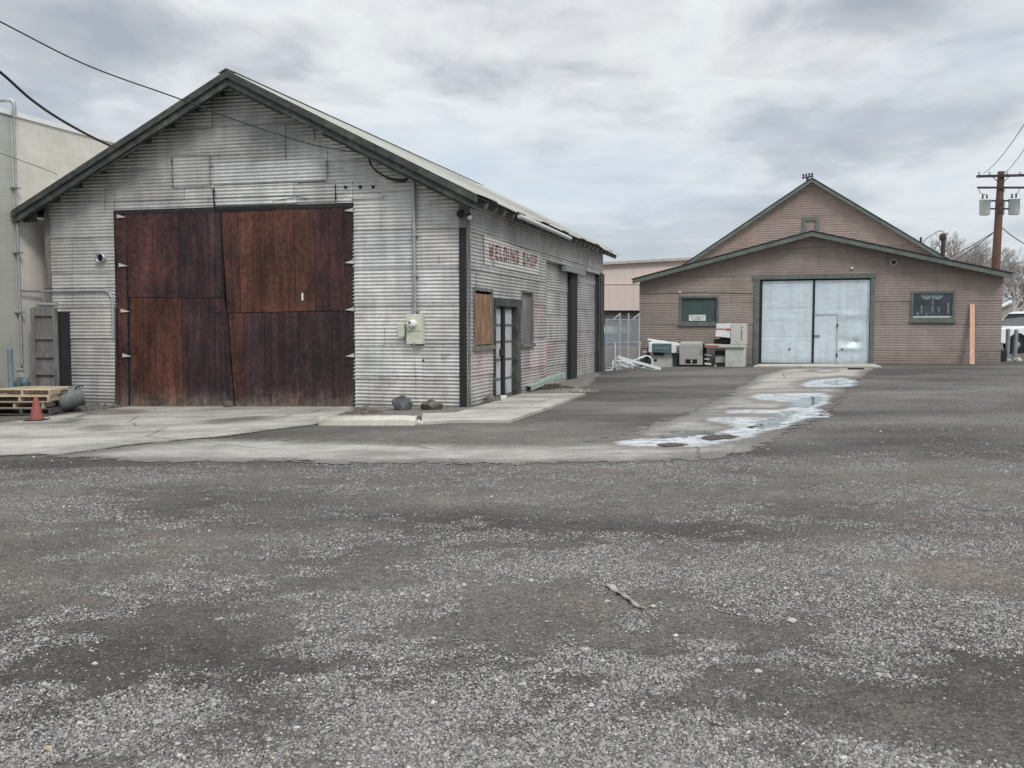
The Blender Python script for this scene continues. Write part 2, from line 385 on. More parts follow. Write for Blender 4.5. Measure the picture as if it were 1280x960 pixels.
# loose stones lying on the ground near the viewer: one mass nobody could count
def stones(n,ymin,ymax,size,seed,dens_pow=1.3,name='loose_gravel'):
    rs=np.random.RandomState(seed)
    u=rs.rand(n*3); y=ymin*(ymax/ymin)**(u**1.0)
    x=(rs.rand(n*3)*2-1)*(y*.60+.4)
    mk=gravel_mask(x,y); fine=fbm(x*7,y*7,5,3)
    keep=rs.rand(n*3)<np.clip((mk*1.25)**dens_pow*(.35+1.3*fine),.035,1); x,y=x[keep][:n],y[keep][:n]; n=len(x)
    base=np.array([[1,0,0],[.5,.87,0],[-.5,.87,0],[-1,0,0],[-.5,-.87,0],[.5,-.87,0],[.35,.2,.8],[-.4,.15,.75],[0,-.42,.7]],float)
    fc=[(0,1,6),(1,2,6),(2,7,6),(2,3,7),(3,4,7),(4,8,7),(4,5,8),(5,0,6),(5,6,8),(6,7,8)]
    s=size*(.5+rs.rand(n)**2*1.1); ang=rs.rand(n)*6.28
    P=base[None]*(1+(rs.rand(n,9,3)-.5)*.5)
    P=P*np.stack([s*(.7+.5*rs.rand(n)),s*(.5+.4*rs.rand(n)),s*(.5+.5*rs.rand(n))],-1)[:,None,:]*.5
    c,si=np.cos(ang)[:,None],np.sin(ang)[:,None]
    px=P[...,0]*c-P[...,1]*si; py=P[...,0]*si+P[...,1]*c
    tx=(rs.rand(n)-.5)[:,None]*.5; P2=np.stack([px+x[:,None],py+y[:,None],P[...,2]+px*tx+GX*x[:,None]+.001],-1)
    me=bpy.data.meshes.new(name); me.vertices.add(n*9); me.vertices.foreach_set('co',P2.astype(np.float32).ravel())
    F=(np.array(fc)[None]+ (np.arange(n)*9)[:,None,None]).reshape(-1,3)
    me.loops.add(F.size); me.loops.foreach_set('vertex_index',F.astype(np.int32).ravel())
    me.polygons.add(len(F)); me.polygons.foreach_set('loop_start',np.arange(0,F.size,3,dtype=np.int32)); me.polygons.foreach_set('loop_total',np.full(len(F),3,dtype=np.int32))
    me.update(calc_edges=True)
    t=rs.rand(n); b=.09+.25*t**1.3; b=np.where(rs.rand(n)<.045,.36+.12*rs.rand(n),b); w=(rs.rand(n)-.5)*.10
    w=w+.05; C=np.stack([b*(1+w*.7),b,b*(1-w),np.ones(n)],-1); C=np.repeat(C,9,0).astype(np.float32)
    ca=me.color_attributes.new('col','FLOAT_COLOR','POINT'); ca.data.foreach_set('color',C.ravel())
    me.materials.append(M['stone']); o=bpy.data.objects.new(name,me); COL.objects.link(o); tag(o,'loose pale and dark gravel scattered over the yard','gravel',kind='stuff'); return o
m,nt,b=nm('gravel_stone'); a=N(nt,'ShaderNodeAttribute',attribute_name='col'); v=mapped(nt); f=noise(nt,v,120,3,.6)
nt.links.new(mixc(nt,.5,a.outputs['Color'],ramp(nt,f,[(.3,.6),(.7,1.3)]),'MULTIPLY'),b.inputs['Base Color']); b.inputs['Roughness'].default_value=.85; M['stone']=m
stones(210000,2.7,11.0,.0125,3)
stones(6000,2.7,14.0,.024,5,name='coarse_gravel')
# ------------------------------------------------------------------ concrete sheets with ragged edges
def ragged(pts, step=.12, amp=.05, seed=0):
    P=[Vector((G(*p).x,G(*p).y)) for p in pts]; out=[]
    for i in range(len(P)):
        a,b=P[i],P[(i+1)%len(P)]; n=max(1,int((b-a).length/step)); d=(b-a); nrm=Vector((-d.y,d.x)).normalized() if d.length else Vector((0,0))
        for k in range(n):
            q=a+d*(k/n); o=(n1(q.x*1.6+seed,q.y*1.6,seed)-.5)*amp*3+(n1(q.x*7,q.y*7+seed,seed+5)-.5)*amp*.9
            out.append(q+nrm*o)
    return out
def sheet(name, pts, h, mat, amp=.05, step=.12, seed=0, skirt=True, parent=None):
    out=ragged(pts,step,amp,seed)
    bm=bmesh.new(); top=[bm.verts.new((q.x,q.y,gz(q.x)+h)) for q in out]
    f=bm.faces.new(top)
    if skirt:
        bot=[bm.verts.new((q.x,q.y,gz(q.x)-.03)) for q in out]
        for i in range(len(top)):
            j=(i+1)%len(top); bm.faces.new((top[i],top[j],bot[j],bot[i]))
    bmesh.ops.triangulate(bm,faces=[f]); bmesh.ops.recalc_face_normals(bm,faces=bm.faces)
    me=bpy.data.meshes.new(name); bm.to_mesh(me); bm.free(); me.materials.append(mat)
    o=bpy.data.objects.new(name,me); COL.objects.link(o); return o
def edged(name, build):
    """material whose ragged outline comes from the mesh's edge mask plus fine noise"""
    m=bpy.data.materials.new(name); m.use_nodes=True; nt=m.node_tree; b=nt.nodes['Principled BSDF']; out=nt.nodes['Material Output']
    v=mapped(nt); at=N(nt,'ShaderNodeAttribute',attribute_name='col'); sp=N(nt,'ShaderNodeSeparateColor'); nt.links.new(at.outputs['Color'],sp.inputs['Color'])
    build(nt,b,v,sp)
    n=noise(nt,v,5,8,.75)
    a1=N(nt,'ShaderNodeMath',operation='MULTIPLY_ADD'); nt.links.new(n,a1.inputs[0]); a1.inputs[1].default_value=1.7; a1.inputs[2].default_value=-.85
    a2=N(nt,'ShaderNodeMath',operation='ADD'); nt.links.new(a1.outputs[0],a2.inputs[0]); nt.links.new(sp.outputs['Red'],a2.inputs[1])
    a3=N(nt,'ShaderNodeMath',operation='GREATER_THAN'); nt.links.new(a2.outputs[0],a3.inputs[0]); a3.inputs[1].default_value=.5
    nt.links.new(a3.outputs[0],b.inputs['Alpha']); return m
def soft_sheet(name, polys, h, mat, soft=.5, res=.08, film=(), damp=(), stretch=3.5):
    P=[(G(*p).x,G(*p).y) for p in polys]; xs=[p[0] for p in P]; ys=[p[1] for p in P]
    gx_=np.arange(min(xs)-soft,max(xs)+soft,res); gy_=np.arange(min(ys)-soft,max(ys)+soft,res*1.3)
    X,Y=np.meshgrid(gx_,gy_); nzx=(fbm(X*1.7,Y*.9,301,4)-.5)*.5; nzy=(fbm(X*1.1,Y*.8,307,4)-.5)*1.1
    m=soft_poly(X+nzx*.5,Y+nzy*.35,P,soft)
    def ms(lst,sf,k=1.):
        r=np.zeros_like(X)
        for q in lst: r=np.maximum(r,soft_poly(X+nzx*k,Y+nzy*k,pxpoly(q),sf))
        return r
    g_=ms(film,.75,.30); b_=ms(damp,.9,.30)
    idx=np.arange(X.size).reshape(X.shape); F=np.stack([idx[:-1,:-1],idx[:-1,1:],idx[1:,1:],idx[1:,:-1]],-1).reshape(-1,4)
    mf=m.ravel()[F].max(1)>0; F=F[mf]; used=np.unique(F); remap=-np.ones(X.size,int); remap[used]=np.arange(len(used)); F=remap[F]
    co=np.stack([X,Y,GX*np.clip(X,-30,30)+h],-1).reshape(-1,3)[used]
    C=np.stack([m,g_,b_,np.ones_like(X)],-1).reshape(-1,4)[used]
    me=bpy.data.meshes.new(name); me.vertices.add(len(used)); me.vertices.foreach_set('co',co.astype(np.float32).ravel())
    me.loops.add(F.size); me.loops.foreach_set('vertex_index',F.astype(np.int32).ravel()); me.polygons.add(len(F))
    me.polygons.foreach_set('loop_start',np.arange(0,F.size,4,dtype=np.int32)); me.polygons.foreach_set('loop_total',np.full(len(F),4,dtype=np.int32)); me.update(calc_edges=True)
    ca=me.color_attributes.new('col','FLOAT_COLOR','POINT'); ca.data.foreach_set('color',C.astype(np.float32).ravel()); me.materials.append(mat)
    o=bpy.data.objects.new(name,me); COL.objects.link(o); return o
def conc_build(col):
    def f(nt,b,v,sp):
        v2=mapped(nt,(1,2.2,1)); n0=noise(nt,v,.8,8,.65); c=ramp(nt,n0,[(.3,tuple(x*.70 for x in col)),(.55,col),(.75,tuple(x*1.13 for x in col))])
        n2=noise(nt,v2,5,8,.75); c=mixc(nt,.8,c,ramp(nt,n2,[(.3,.66),(.62,1.08)]),'MULTIPLY')
        n4=noise(nt,v2,.45,6,.65); c=mixc(nt,1.0,c,ramp(nt,n4,[(.36,(.60,.60,.60)),(.55,1.0)]),'MULTIPLY')
        # cracks
        vo=N(nt,'ShaderNodeTexVoronoi',feature='DISTANCE_TO_EDGE'); vo.inputs['Scale'].default_value=.36
        dn=N(nt,'ShaderNodeTexNoise'); dn.inputs['Scale'].default_value=1.7; dn.inputs['Detail'].default_value=5; nt.links.new(v,dn.inputs['Vector'])
        nt.links.new(mixc(nt,.16,v,dn.outputs['Color'],'ADD'),vo.inputs['Vector'])
        kk=mixc(nt,1.0,ramp(nt,vo.outputs['Distance'],[(.0,1),(.012,0)]),ramp(nt,noise(nt,v,.5,2,.5),[(.44,0),(.5,.8)]),'MULTIPLY'); c=mixc(nt,kk,c,(.07,.068,.06))
        # grit and gravel strewn from the edges inwards
        gr=noise(nt,v,55,4,.7); em=N(nt,'ShaderNodeMath',operation='SUBTRACT'); em.inputs[0].default_value=1.12; nt.links.new(sp.outputs['Red'],em.inputs[1])
        n9=noise(nt,v,2.2,7,.75); t1=N(nt,'ShaderNodeMath',operation='MULTIPLY'); nt.links.new(n9,t1.inputs[0]); nt.links.new(em.outputs[0],t1.inputs[1]); 
        t2=N(nt,'ShaderNodeMath',operation='MULTIPLY_ADD'); nt.links.new(t1.outputs[0],t2.inputs[0]); t2.inputs[1].default_value=1.2; nt.links.new(gr,t2.inputs[2])
        c=mixc(nt,ramp(nt,t2.outputs[0],[(.62,0),(.70,.85)]),c,(.13,.12,.108))
        # damp, then pale film, then standing water, each with a soft uneven margin
        nz=noise(nt,v2,2.3,8,.7)
        def soft(ch,gain,lo,hi):
            q=N(nt,'ShaderNodeMath',operation='MULTIPLY_ADD'); nt.links.new(nz,q.inputs[0]); q.inputs[1].default_value=gain; nt.links.new(sp.outputs[ch],q.inputs[2])
            return ramp(nt,q.outputs[0],[(lo,0),(hi,1)])
        kd=soft('Blue',.9,.62,.95); c=mixc(nt,kd,c,mixc(nt,1.0,c,(.56,.53,.51),'MULTIPLY'))
        kf=soft('Green',.75,.84,1.02); fn=noise(nt,mapped(nt,(1,1.6,1)),3.1,8,.75)
        fc=ramp(nt,fn,[(.36,(.20,.20,.195)),(.47,(.40,.42,.43)),(.62,(.58,.61,.63))]); c=mixc(nt,kf,c,fc)
        nt.links.new(c,b.inputs['Base Color']); b.inputs['Specular IOR Level'].default_value=.5
        rr=mixc(nt,kd,.88,.6); rr=mixc(nt,kf,rr,ramp(nt,fn,[(.40,.10),(.56,.45)])); nt.links.new(rr,b.inputs['Roughness'])
        bump(nt,b,n2,.35,.01)
    return f
M['apron']=edged('worn_apron_concrete',conc_build((.47,.448,.405))); M['drive']=edged('worn_drive_concrete',conc_build((.40,.38,.345)))
def dirt_reflection_build(col,hi):
    def f(nt,b,v,sp):
        n0=noise(nt,v,9,8,.75); n1_=noise(nt,v,60,3,.7); c=ramp(nt,n0,[(.35,col),(.65,hi)]); c=mixc(nt,.8,c,ramp(nt,n1_,[(.3,.5),(.7,1.45)]),'MULTIPLY'); nt.links.new(c,b.inputs['Base Color']); b.inputs['Roughness'].default_value=.95; bump(nt,b,n1_,.9,.02)
    return f
tag(soft_sheet('concrete_apron',[(-200,542),(-60,532),(0,529),(60,521),(150,509),(152,503),(443,503),(443,512),(400,531),(268,547),(160,558),(70,571),(-200,572)],.012,M['apron'],.35,.07,damp=[[(108,517),(130,513),(172,513),(177,516),(150,519),(120,520)],[(104,535),(125,532.5),(143,533.5),(130,538),(106,537)],[(150,565),(180,561),(214,562),(216,564),(185,568),(155,568)],[(260,527),(320,522),(330,526),(270,530)]]),kind='structure')
def cr(x,y): return (700+x/3.048, 440+y/3.048)
W1=[(190,346),(300,330),(380,330),(425,322),(450,305),(600,308),(640,296),(660,284),(620,272),(560,262),(556,252),(640,250),(800,251),(850,240),(800,236),(640,236),(625,226),(660,221),(830,222),(880,206),(895,194),(740,183),(718,172),(760,159),(900,157),(1000,156),(1036,172),(1022,196),(960,212),(1040,232),(1030,250),(960,252),(900,275),(860,295),(760,312),(700,332),(540,360),(400,364),(250,360)]
W2=[(915,127),(960,109),(1070,98),(1190,122),(1110,134),(950,136)]; W3=[(965,73),(1030,69),(1045,73),(1000,77)]; W4=[(430,387),(480,384),(545,387),(480,392)]
def grow(P,k):
    out=[]; n=len(P)
    for i in range(n):
        a,b_=P[i-1],P[(i+1)%n]; d=Vector((b_[0]-a[0],(b_[1]-a[1])*2.5)); nrm=Vector((d.y,-d.x)).normalized()
        out.append((P[i][0]-nrm.x*k*2.2, P[i][1]-nrm.y*k*.8))
    return out
def area(P): return sum(P[i-1][0]*P[i][1]-P[i][0]*P[i-1][1] for i in range(len(P)))
crp=lambda P,k=0:[cr(*p) for p in (grow(P,k*(1 if area(P)<0 else -1)) if k else P)]
tag(soft_sheet('concrete_drive',[(60,573),(160,558),(268,548),(340,550),(450,553),(600,557),(690,557),(765,549),(800,538),(850,520),(905,496),(950,470),(975,461),(1095,460),(1062,484),(1045,505),(1020,525),(975,548),(935,563),(880,573),(780,579),(500,580),(250,578),(110,576)],.008,M['drive'],.9,.07,film=[crp(W1),crp(W2),crp(W3)],damp=[crp(W1,9),crp(W2,9),crp(W3,4),crp(W4,2)]),kind='structure')
tag(sheet('concrete_path',[(528,520),(570,519),(650,495),(732,494),(690,510),(637,529),(560,529),(528,531)],.05,M['concrete'],.012,.15,3),kind='structure')
tag(sheet('door_sill_slab',[(942,459),(950,456),(1092,456),(1102,459.5)],.04,M['kerb'],.01,.2,3),kind='structure')
tag(soft_sheet('dirt_strip',[(-60,536),(0,528),(60,520),(152,509),(148,500),(60,480),(-60,470)],.005,edged('dark_gritty_dirt',dirt_reflection_build((.10,.09,.08),(.19,.172,.152))),.5,.1),kind='structure')
tag(soft_sheet('planting_strip',[(400,530),(443,512),(443,503),(587,502),(646,494),(690,468),(752,460),(752,466),(735,482),(715,493),(650,497),(572,519),(528,521),(405,521)],.006,edged('pebbly_dirt',dirt_reflection_build((.12,.108,.097),(.26,.24,.215))),.35,.09),kind='structure')
# wet concrete and water
def wetmat(name,col,rough,spec=.5):
    m,nt,b=nm(name); v=mapped(nt,(1,1,1)); f=noise(nt,v,2.0,7,.65)
    nt.links.new(ramp(nt,f,[(.35,tuple(c*.7 for c in col)),(.65,tuple(c*1.25 for c in col))]),b.inputs['Base Color'])
    rr=ramp(nt,f,[(.40,rough*.3),(.62,rough)]); nt.links.new(rr,b.inputs['Roughness']); b.inputs['Specular IOR Level'].default_value=spec; b.inputs['IOR'].default_value=1.4
    bump(nt,b,noise(nt,v,22,3,.6),.05,.004); return m
def water_build(nt,b,v,sp):
    f=noise(nt,v,2,6,.6); nt.links.new(ramp(nt,f,[(.35,(.15,.17,.17)),(.65,(.27,.30,.30))]),b.inputs['Base Color']); b.inputs['Roughness'].default_value=.06; b.inputs['IOR'].default_value=1.33; bump(nt,b,noise(nt,v,22,3,.6),.04,.004)
M['water']=edged('puddle_water',water_build)
for i,P in enumerate([[(770,285),(800,262),(850,245),(880,226),(905,228),(890,250),(850,270),(830,290),(790,298)],[(380,325),(430,305),(560,304),(600,316),(520,318),(430,328)],[(850,205),(900,190),(960,172),(1000,175),(985,195),(930,210)],[(1000,120),(1060,108),(1120,118),(1060,128)]]):
    tag(soft_sheet('puddle',[cr(*p) for p in P],.012,M['water'],.7,.07),kind='structure')
dark_refl=edged('dark_water_reflection',dirt_reflection_build((.055,.043,.036),(.10,.082,.070)))  # dark reflections of deeper water, painted as brown sheets
for i,P in enumerate([[(520,332),(560,322),(640,316),(697,321),(660,332),(580,340)],[(343,358),(380,350),(450,349),(478,355),(450,362),(380,364)],[(728,292),(750,282),(768,290),(745,297)]]):
    tag(soft_sheet('reflection_patch',[cr(*p) for p in P],.016,dark_refl,.35,.06),kind='structure')
# ------------------------------------------------------------------ frames of the two main buildings
PH=R(13.22); SD=R(16.9)
S=Frame((-.88,18.393,0),(math.cos(PH),-math.sin(PH),0),(math.sin(SD),math.cos(SD),0))
P2=R(18.0)
B=Frame((16.935,31.946,0),(math.cos(P2),-math.sin(P2),0),(math.sin(P2),math.cos(P2),0))
# ------------------------------------------------------------------ corrugated cladding
def corr(mb, fr, face, w, region, openings, rowh=.74, sheetl=2.6, pitch=.074, amp=.0095, du=.4, seed=0, tintfn=None, rows=None, wob=.006, lap=.006):
    """face: 'v' -> runs along u on plane v=w facing -v ; 'u' -> runs along v on plane u=w facing +u ; region(z)->(a,b)"""
    rs=random.Random(seed)
    a0,b0,z0,z1=rows
    def P(t,z,o): return fr.p(t,w-o,z) if face=='v' else fr.p(w+o,t,z)
    z=z0
    while z<z1-1e-6:
        h=rowh*rs.uniform(.85,1.12); zt=min(z+h,z1)
        if z1-zt<.25: zt=z1
        t=a0-rs.uniform(0,sheetl*.8)
        while t<b0:
            l=sheetl*rs.uniform(.7,1.15); ta,tb=max(t,a0),min(t+l,b0); t+=l
            if tb-ta<.02: continue
            rects=[(ta,tb,z,zt)]
            for (oa,ob,oc,od) in openings:
                nr=[]
                for (p,q,r_,s_) in rects:
                    if ob<=p or oa>=q or od<=r_ or oc>=s_: nr.append((p,q,r_,s_)); continue
                    if p<oa: nr.append((p,oa,r_,s_))
                    if ob<q: nr.append((ob,q,r_,s_))
                    if r_<oc: nr.append((max(p,oa),min(q,ob),r_,oc))
                    if od<s_: nr.append((max(p,oa),min(q,ob),od,s_))
                rects=nr
            off=rs.uniform(0,.004); tint=rs.gauss(1,.055); tilt=rs.uniform(-.002,.004); ph=rs.uniform(-.3,.3)
            warm=rs.gauss(0,.012); sd=rs.random()*50
            for (p,q,r_,s_) in rects:
                nz=max(2,int((s_-r_)/(pitch/6))); nc=max(1,int((q-p)/du)+1); extra=(q-p)>.12 and abs(p-ta)<1e-6; fr_t=[k/nc for k in range(nc+1)]
                if extra: fr_t=[0,.022/(q-p)]+fr_t[1:]; nc+=1
                vs=[];cs=[];ok=[]
                for i in range(nz+1):
                    zz=r_+(s_-r_)*i/nz; lo,hi=region(zz); a,b=max(p,lo),min(q,hi); good=b>a+1e-4
                    if not good: a=b=min(max(p,lo),hi)
                    ok.append(good)
                    for k in range(nc+1):
                        tt=a+(b-a)*fr_t[k]
                        wv=wob*math.sin(tt*2.1+sd+zz*.7)+wob*.6*math.sin(tt*5.3+zz*2.+sd*2)
                        o=off+lap*(1-(zz-z)/max(.01,zt-z))+amp*math.sin(2*math.pi*(zz+.0)/pitch+ph+wv*25)+wv*.5+tilt*(tt-ta)+.012
                        vs.append(P(tt,zz,o))
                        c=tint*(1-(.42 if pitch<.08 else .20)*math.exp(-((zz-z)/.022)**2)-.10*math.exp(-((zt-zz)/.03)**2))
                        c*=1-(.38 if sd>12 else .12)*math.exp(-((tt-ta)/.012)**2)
                        cc=(c*(1+warm),c,c*(1-warm))
                        if tintfn:
                            m_=tintfn(tt,zz); cc=(cc[0]*m_[0],cc[1]*m_[1],cc[2]*m_[2])
                        cs.append(cc)
                n=nc+1
                fs=[]
                for i in range(nz):
                    if not(ok[i] or ok[i+1]): continue
                    for k in range(nc):
                        f=(i*n+k,i*n+k+1,(i+1)*n+k+1,(i+1)*n+k)
                        fs.append(f)
                mb.add(vs,fs,cs,True)
        z=zt
    return mb
# ================================================================== THE WELDING SHED
W,H,RZ,OH,EV,L,LR=9.711,4.28,6.748,.56,.357,13.562,15.2
K=(RZ-H)/(W/2)
shed=thing('corrugated_shed','big gabled shed of silvery corrugated iron with rust-brown double doors and WELDING SHOP lettering','shed',S.p(-W/2,0,gz(-5)))
def zroof(u): return RZ-K*abs(u+W/2)
top=lambda z:( -W+max(0,(z-H)/K), -max(0,(z-H)/K))
hv=lambda px,py,v=0: S.hit_v(px,py,v)
hu=lambda px,py,u=0: S.hit_u(px,py,u)
dL=hv(148,400)[0]; dR=hv(442,400)[0]; dT=hv(300,261)[1]
def tf_front(t,z):
    s=1.0
    s*=1-.22*max(0,min(1,(z-4.8)/1.9))                      # darker up in the gable
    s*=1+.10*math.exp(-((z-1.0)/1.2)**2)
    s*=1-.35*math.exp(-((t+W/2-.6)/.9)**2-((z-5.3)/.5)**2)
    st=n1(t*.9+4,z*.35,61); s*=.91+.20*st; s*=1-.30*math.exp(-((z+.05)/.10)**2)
    g=.07*math.exp(-((t+2.1)/.25)**2-((z-.9)/.5)**2)
    return (s*(1-1.6*g),s*(1-.6*g),s*(1-.7*g))
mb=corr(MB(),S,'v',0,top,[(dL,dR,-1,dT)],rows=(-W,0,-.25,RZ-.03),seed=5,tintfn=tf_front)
# patches: odd smaller sheets nailed over
pt=random.Random(3)
for (x0,y0,x1,y1,tn) in [(215,194,262,235,.94),(268,198,408,232,1.03),(372,256,420,246,.8),(268,258,372,246,1.05)]:
    a=hv(min(x0,x1),max(y0,y1)); b_=hv(max(x0,x1),min(y0,y1))
    sub=corr(MB(),S,'v',-.014,lambda z:(-W,0),[],rows=(a[0],b_[0],a[1],b_[1]),rowh=2,sheetl=6,seed=int(x0),tintfn=lambda t,z,tn=tn:(tn,tn,tn))
    n=len(mb.v); mb.v+=sub.v; mb.f+=[tuple(k+n for k in f) for f in sub.f]; mb.sm+=sub.sm; mb.uv+=sub.uv; mb.c.update({k+n:c for k,c in sub.c.items()})
mb.build('front_wall',M['galv'],shed)
# side wall, openings measured
def sv(px,py=400): return hu(px,py)[0]
w1=(sv(592),sv(613),hu(602,432)[1],hu(602,364)[1]); pd=(sv(617),sv(647),-1,hu(632,382)[1])
w2=(sv(651.5),sv(664.5),hu(658,430)[1],hu(658,366)[1]); big=(sv(682),sv(748.5),-1,hu(700,328)[1]-.05)
def tf_side(t,z):
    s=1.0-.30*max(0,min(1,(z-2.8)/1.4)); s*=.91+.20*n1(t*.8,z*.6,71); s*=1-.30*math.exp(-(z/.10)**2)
    r=0
    for (tc,zc,sx,sz,k) in ((sv(600),.9,.5,.5,.30),(sv(672),2.0,.4,.35,.35),(sv(680),.7,1.2,.5,.25),(sv(660),.6,.8,.5,.22)):
        r=max(r,k*math.exp(-((t-tc)/sx)**2-((z-zc)/sz)**2))
    r*=.62+.5*n1(t*5,z*9,73); return (s*(1+.05*r),s*(1-.80*r),s*(1-.72*r))
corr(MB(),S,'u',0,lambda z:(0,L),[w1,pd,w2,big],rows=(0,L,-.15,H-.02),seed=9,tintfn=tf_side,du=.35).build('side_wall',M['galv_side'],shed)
# sliding doors of the bay, set back
pv0,pv1=sv(712.5),sv(722.5)
def tf_b(t,z):
    r=.45*math.exp(-((t-(big[0]+.9))/.9)**2-((z-.95)/.22)**2)+.35*math.exp(-((t-(pv1+.5))/.6)**2-((z-1.3)/.4)**2)
    s=.95*(.85+.3*n1(t,z*.7,75)); r*=.6; return (s*(1+.05*r),s*(1-r),s*(1-.9*r))
for (a,b_,n_) in ((big[0],pv0,1),(pv1,big[1],2)):
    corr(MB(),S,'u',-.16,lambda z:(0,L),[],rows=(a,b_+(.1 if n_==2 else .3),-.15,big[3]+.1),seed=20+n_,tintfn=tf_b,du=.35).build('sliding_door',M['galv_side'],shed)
MB().box(S,-.15,-.02,pv0+.25,pv1,-.2,big[3]-.02).build('bay_dark_gap',M['wood_dark'],shed)  # near-black box stands in for the dark open gap between the doors
MB().box(S,-.17,.065,big[1]+.05,L+.02,-.2,big[3]+.05).build('rear_corner_post',basic('grey_black_post',(.04,.042,.045),.85,0,.5,3,.4,(4,4,.5),dirt=(.09,.09,.088)),shed)
MB().box(S,-.02,.10,pv0-.9,pv1+.6,big[3]-.16,big[3]-.02).build('door_track',M['steel'],shed)
MB().box(S,-.015,.045,-.002,.05,-.1,H-.05).build('edge_trim',M['wood_grey'],shed)
MB().box(S,-.16,-.012,-.045,-.002,-.2,3.55).build('corner_post',M['wood_dark'],shed)
MB().box(S,-.16,-.012,-.048,-.002,3.55,4.22).build('corner_board',M['wood_grey'],shed)
MB().box(S,-W+.0,-W+.12,-.05,-.002,-.3,4.2).build('corner_board',M['wood_grey'],shed)
# remaining walls (far and left) plainly clad
mb=MB()
mb.box(S,-W,-W+.02,0.02,L,-.4,H-.05); mb.box(S,-W+.02,-.02,L-.03,L-.01,-.2,H)
mb.add([S.p(-W,L-.02,H),S.p(0,L-.02,H),S.p(-W/2,L-.02,RZ)],[(0,1,2)])
mb.build('back_wall',M['galv_side'],shed)
# inner lining so gaps show dark
mb=MB(); mb.box(S,-W+.1,-.33,.35,.37,-.2,H-.1); mb.box(S,-.36,-.34,.3,L-.3,-.2,H-.2); mb.build('dark_lining',M['dark'],shed)
# roof: two corrugated slopes
def slope(side):
    mb=MB(); n=int((LR+OH)/(.068/4)); vs=[];cs=[]
    rows_=[0,.35,.7,1.0]
    for i in range(n+1):
        v=-OH+(LR+OH)*i/n
        for r_ in rows_:
            d=r_*(W/2+EV+.03); u=-W/2+side*d; z=RZ-K*d+.03+.010*math.sin(2*math.pi*v/.068)
            z+= .015*math.sin(v*1.3+side)*r_
            if r_==1.0: z+=(-.03 if int(v/.7)%3 else .01)*.7
            vs.append(S.p(u,v,z)); t=.9+.25*math.sin(int(v/.66)*12.9+side)*.5
            cs.append((t,t*(1.0),t*.97))
    m=len(rows_); fs=[]
    for i in range(n):
        for k in range(m-1):
            f=(i*m+k,(i+1)*m+k,(i+1)*m+k+1,i*m+k+1); fs.append(f if side<0 else f[::-1])
    mb.add(vs,fs,cs,True); return mb
for sd_ in (-1,1): slope(sd_).build('roof_slope',M['galv_roof'],shed)
mb=MB(); 
for sd_ in (-1,1): mb.beam(S.p(-W/2+sd_*.09,-OH-.01,RZ+.015),S.p(-W/2+sd_*.09,LR+.01,RZ+.015),.2,.012,up=(sd_*K*.9,0,1))
mb.build('ridge_cap',M['galv_roof'],shed)
# soffit boards and barge boards at front gable
DK=basic('dark_soffit_board',(.05,.052,.052),.9,0,.4,3,.3)
for sd_ in (-1,1):
    e=W/2+EV; mb=MB()
    pr=random.Random(5+sd_)
    # outer barge board (upper) and inner heavier board
    for (d0,d1,vo,dz0,dz1) in ((0,e+.02,-OH,-.125,.012),(0,e-.02,-OH+.05,-.27,-.12)):
        q=[]
        for v_ in (vo,vo+.035):
            q+=[S.p(-W/2+sd_*d0,v_,RZ-K*d0+dz0),S.p(-W/2+sd_*d1,v_,RZ-K*d1+dz0),S.p(-W/2+sd_*d1,v_,RZ-K*d1+dz1),S.p(-W/2+sd_*d0,v_,RZ-K*d0+dz1)]
        mb.add(q,[(0,1,2,3),(7,6,5,4),(0,4,5,1),(1,5,6,2),(2,6,7,3),(3,7,4,0)])
    d=0
    while d<e-.05:      # ragged lower boards of differing depth
        l_=pr.uniform(.5,1.3); d2=min(e-.03,d+l_); dz=-.27-pr.uniform(.0,.09); q=[]
        for v_ in (-OH+.09,-OH+.12):
            q+=[S.p(-W/2+sd_*d,v_,RZ-K*d+dz),S.p(-W/2+sd_*d2,v_,RZ-K*d2+dz+.02),S.p(-W/2+sd_*d2,v_,RZ-K*d2-.12),S.p(-W/2+sd_*d,v_,RZ-K*d-.12)]
        mb.add(q,[(0,1,2,3),(7,6,5,4),(0,4,5,1),(1,5,6,2),(2,6,7,3),(3,7,4,0)]); d=d2
    mb.build('barge_board',M['wood_moss'],shed)
    mb=MB()
    q=[]
    for v_ in (-OH+.04,.3):
        q+=[S.p(-W/2,v_,RZ-.03),S.p(-W/2+sd_*(e-.01),v_,RZ-K*(e-.01)-.03),S.p(-W/2+sd_*(e-.01),v_,RZ-K*(e-.01)-.008),S.p(-W/2,v_,RZ-.008)]
    mb.add(q,[(0,1,2,3),(7,6,5,4),(0,4,5,1),(1,5,6,2),(2,6,7,3),(3,7,4,0)]); 
    for j in range(9):   # purlin ends under the overhang, of uneven lengths
        d=.45+j*.58
        if d<e-.2: mb.beam(S.p(-W/2+sd_*d,-OH+.1+pr.random()*.05,RZ-K*d-.085),S.p(-W/2+sd_*d,.02,RZ-K*d-.085),.09,.10)
    mb.build('soffit',DK,shed)
# rafter tails along both eaves (one part: one repeated row is split into single tails)
for j in range(24):
    v=.25+j*.61
    if v>LR-.1: break
    q=MB(); q.beam(S.p(-.02,v,H-.12),S.p(EV-.03,v,H-.12-K*(EV)),.05,.13); q.build('rafter_tail',M['wood_grey'],shed)
mb=MB(); mb.box(S,-W-EV+.03,-W+.01,-.30,-.25,H-K*EV-.22,H-K*EV-.02); mb.build('bracket_board',M['wood_moss'],shed)
mb=MB(); mb.box(S,-W-EV+.02,-W-.0,.0,LR,H-K*EV-.06,H-K*EV-.03); mb.build('left_soffit',DK,shed)
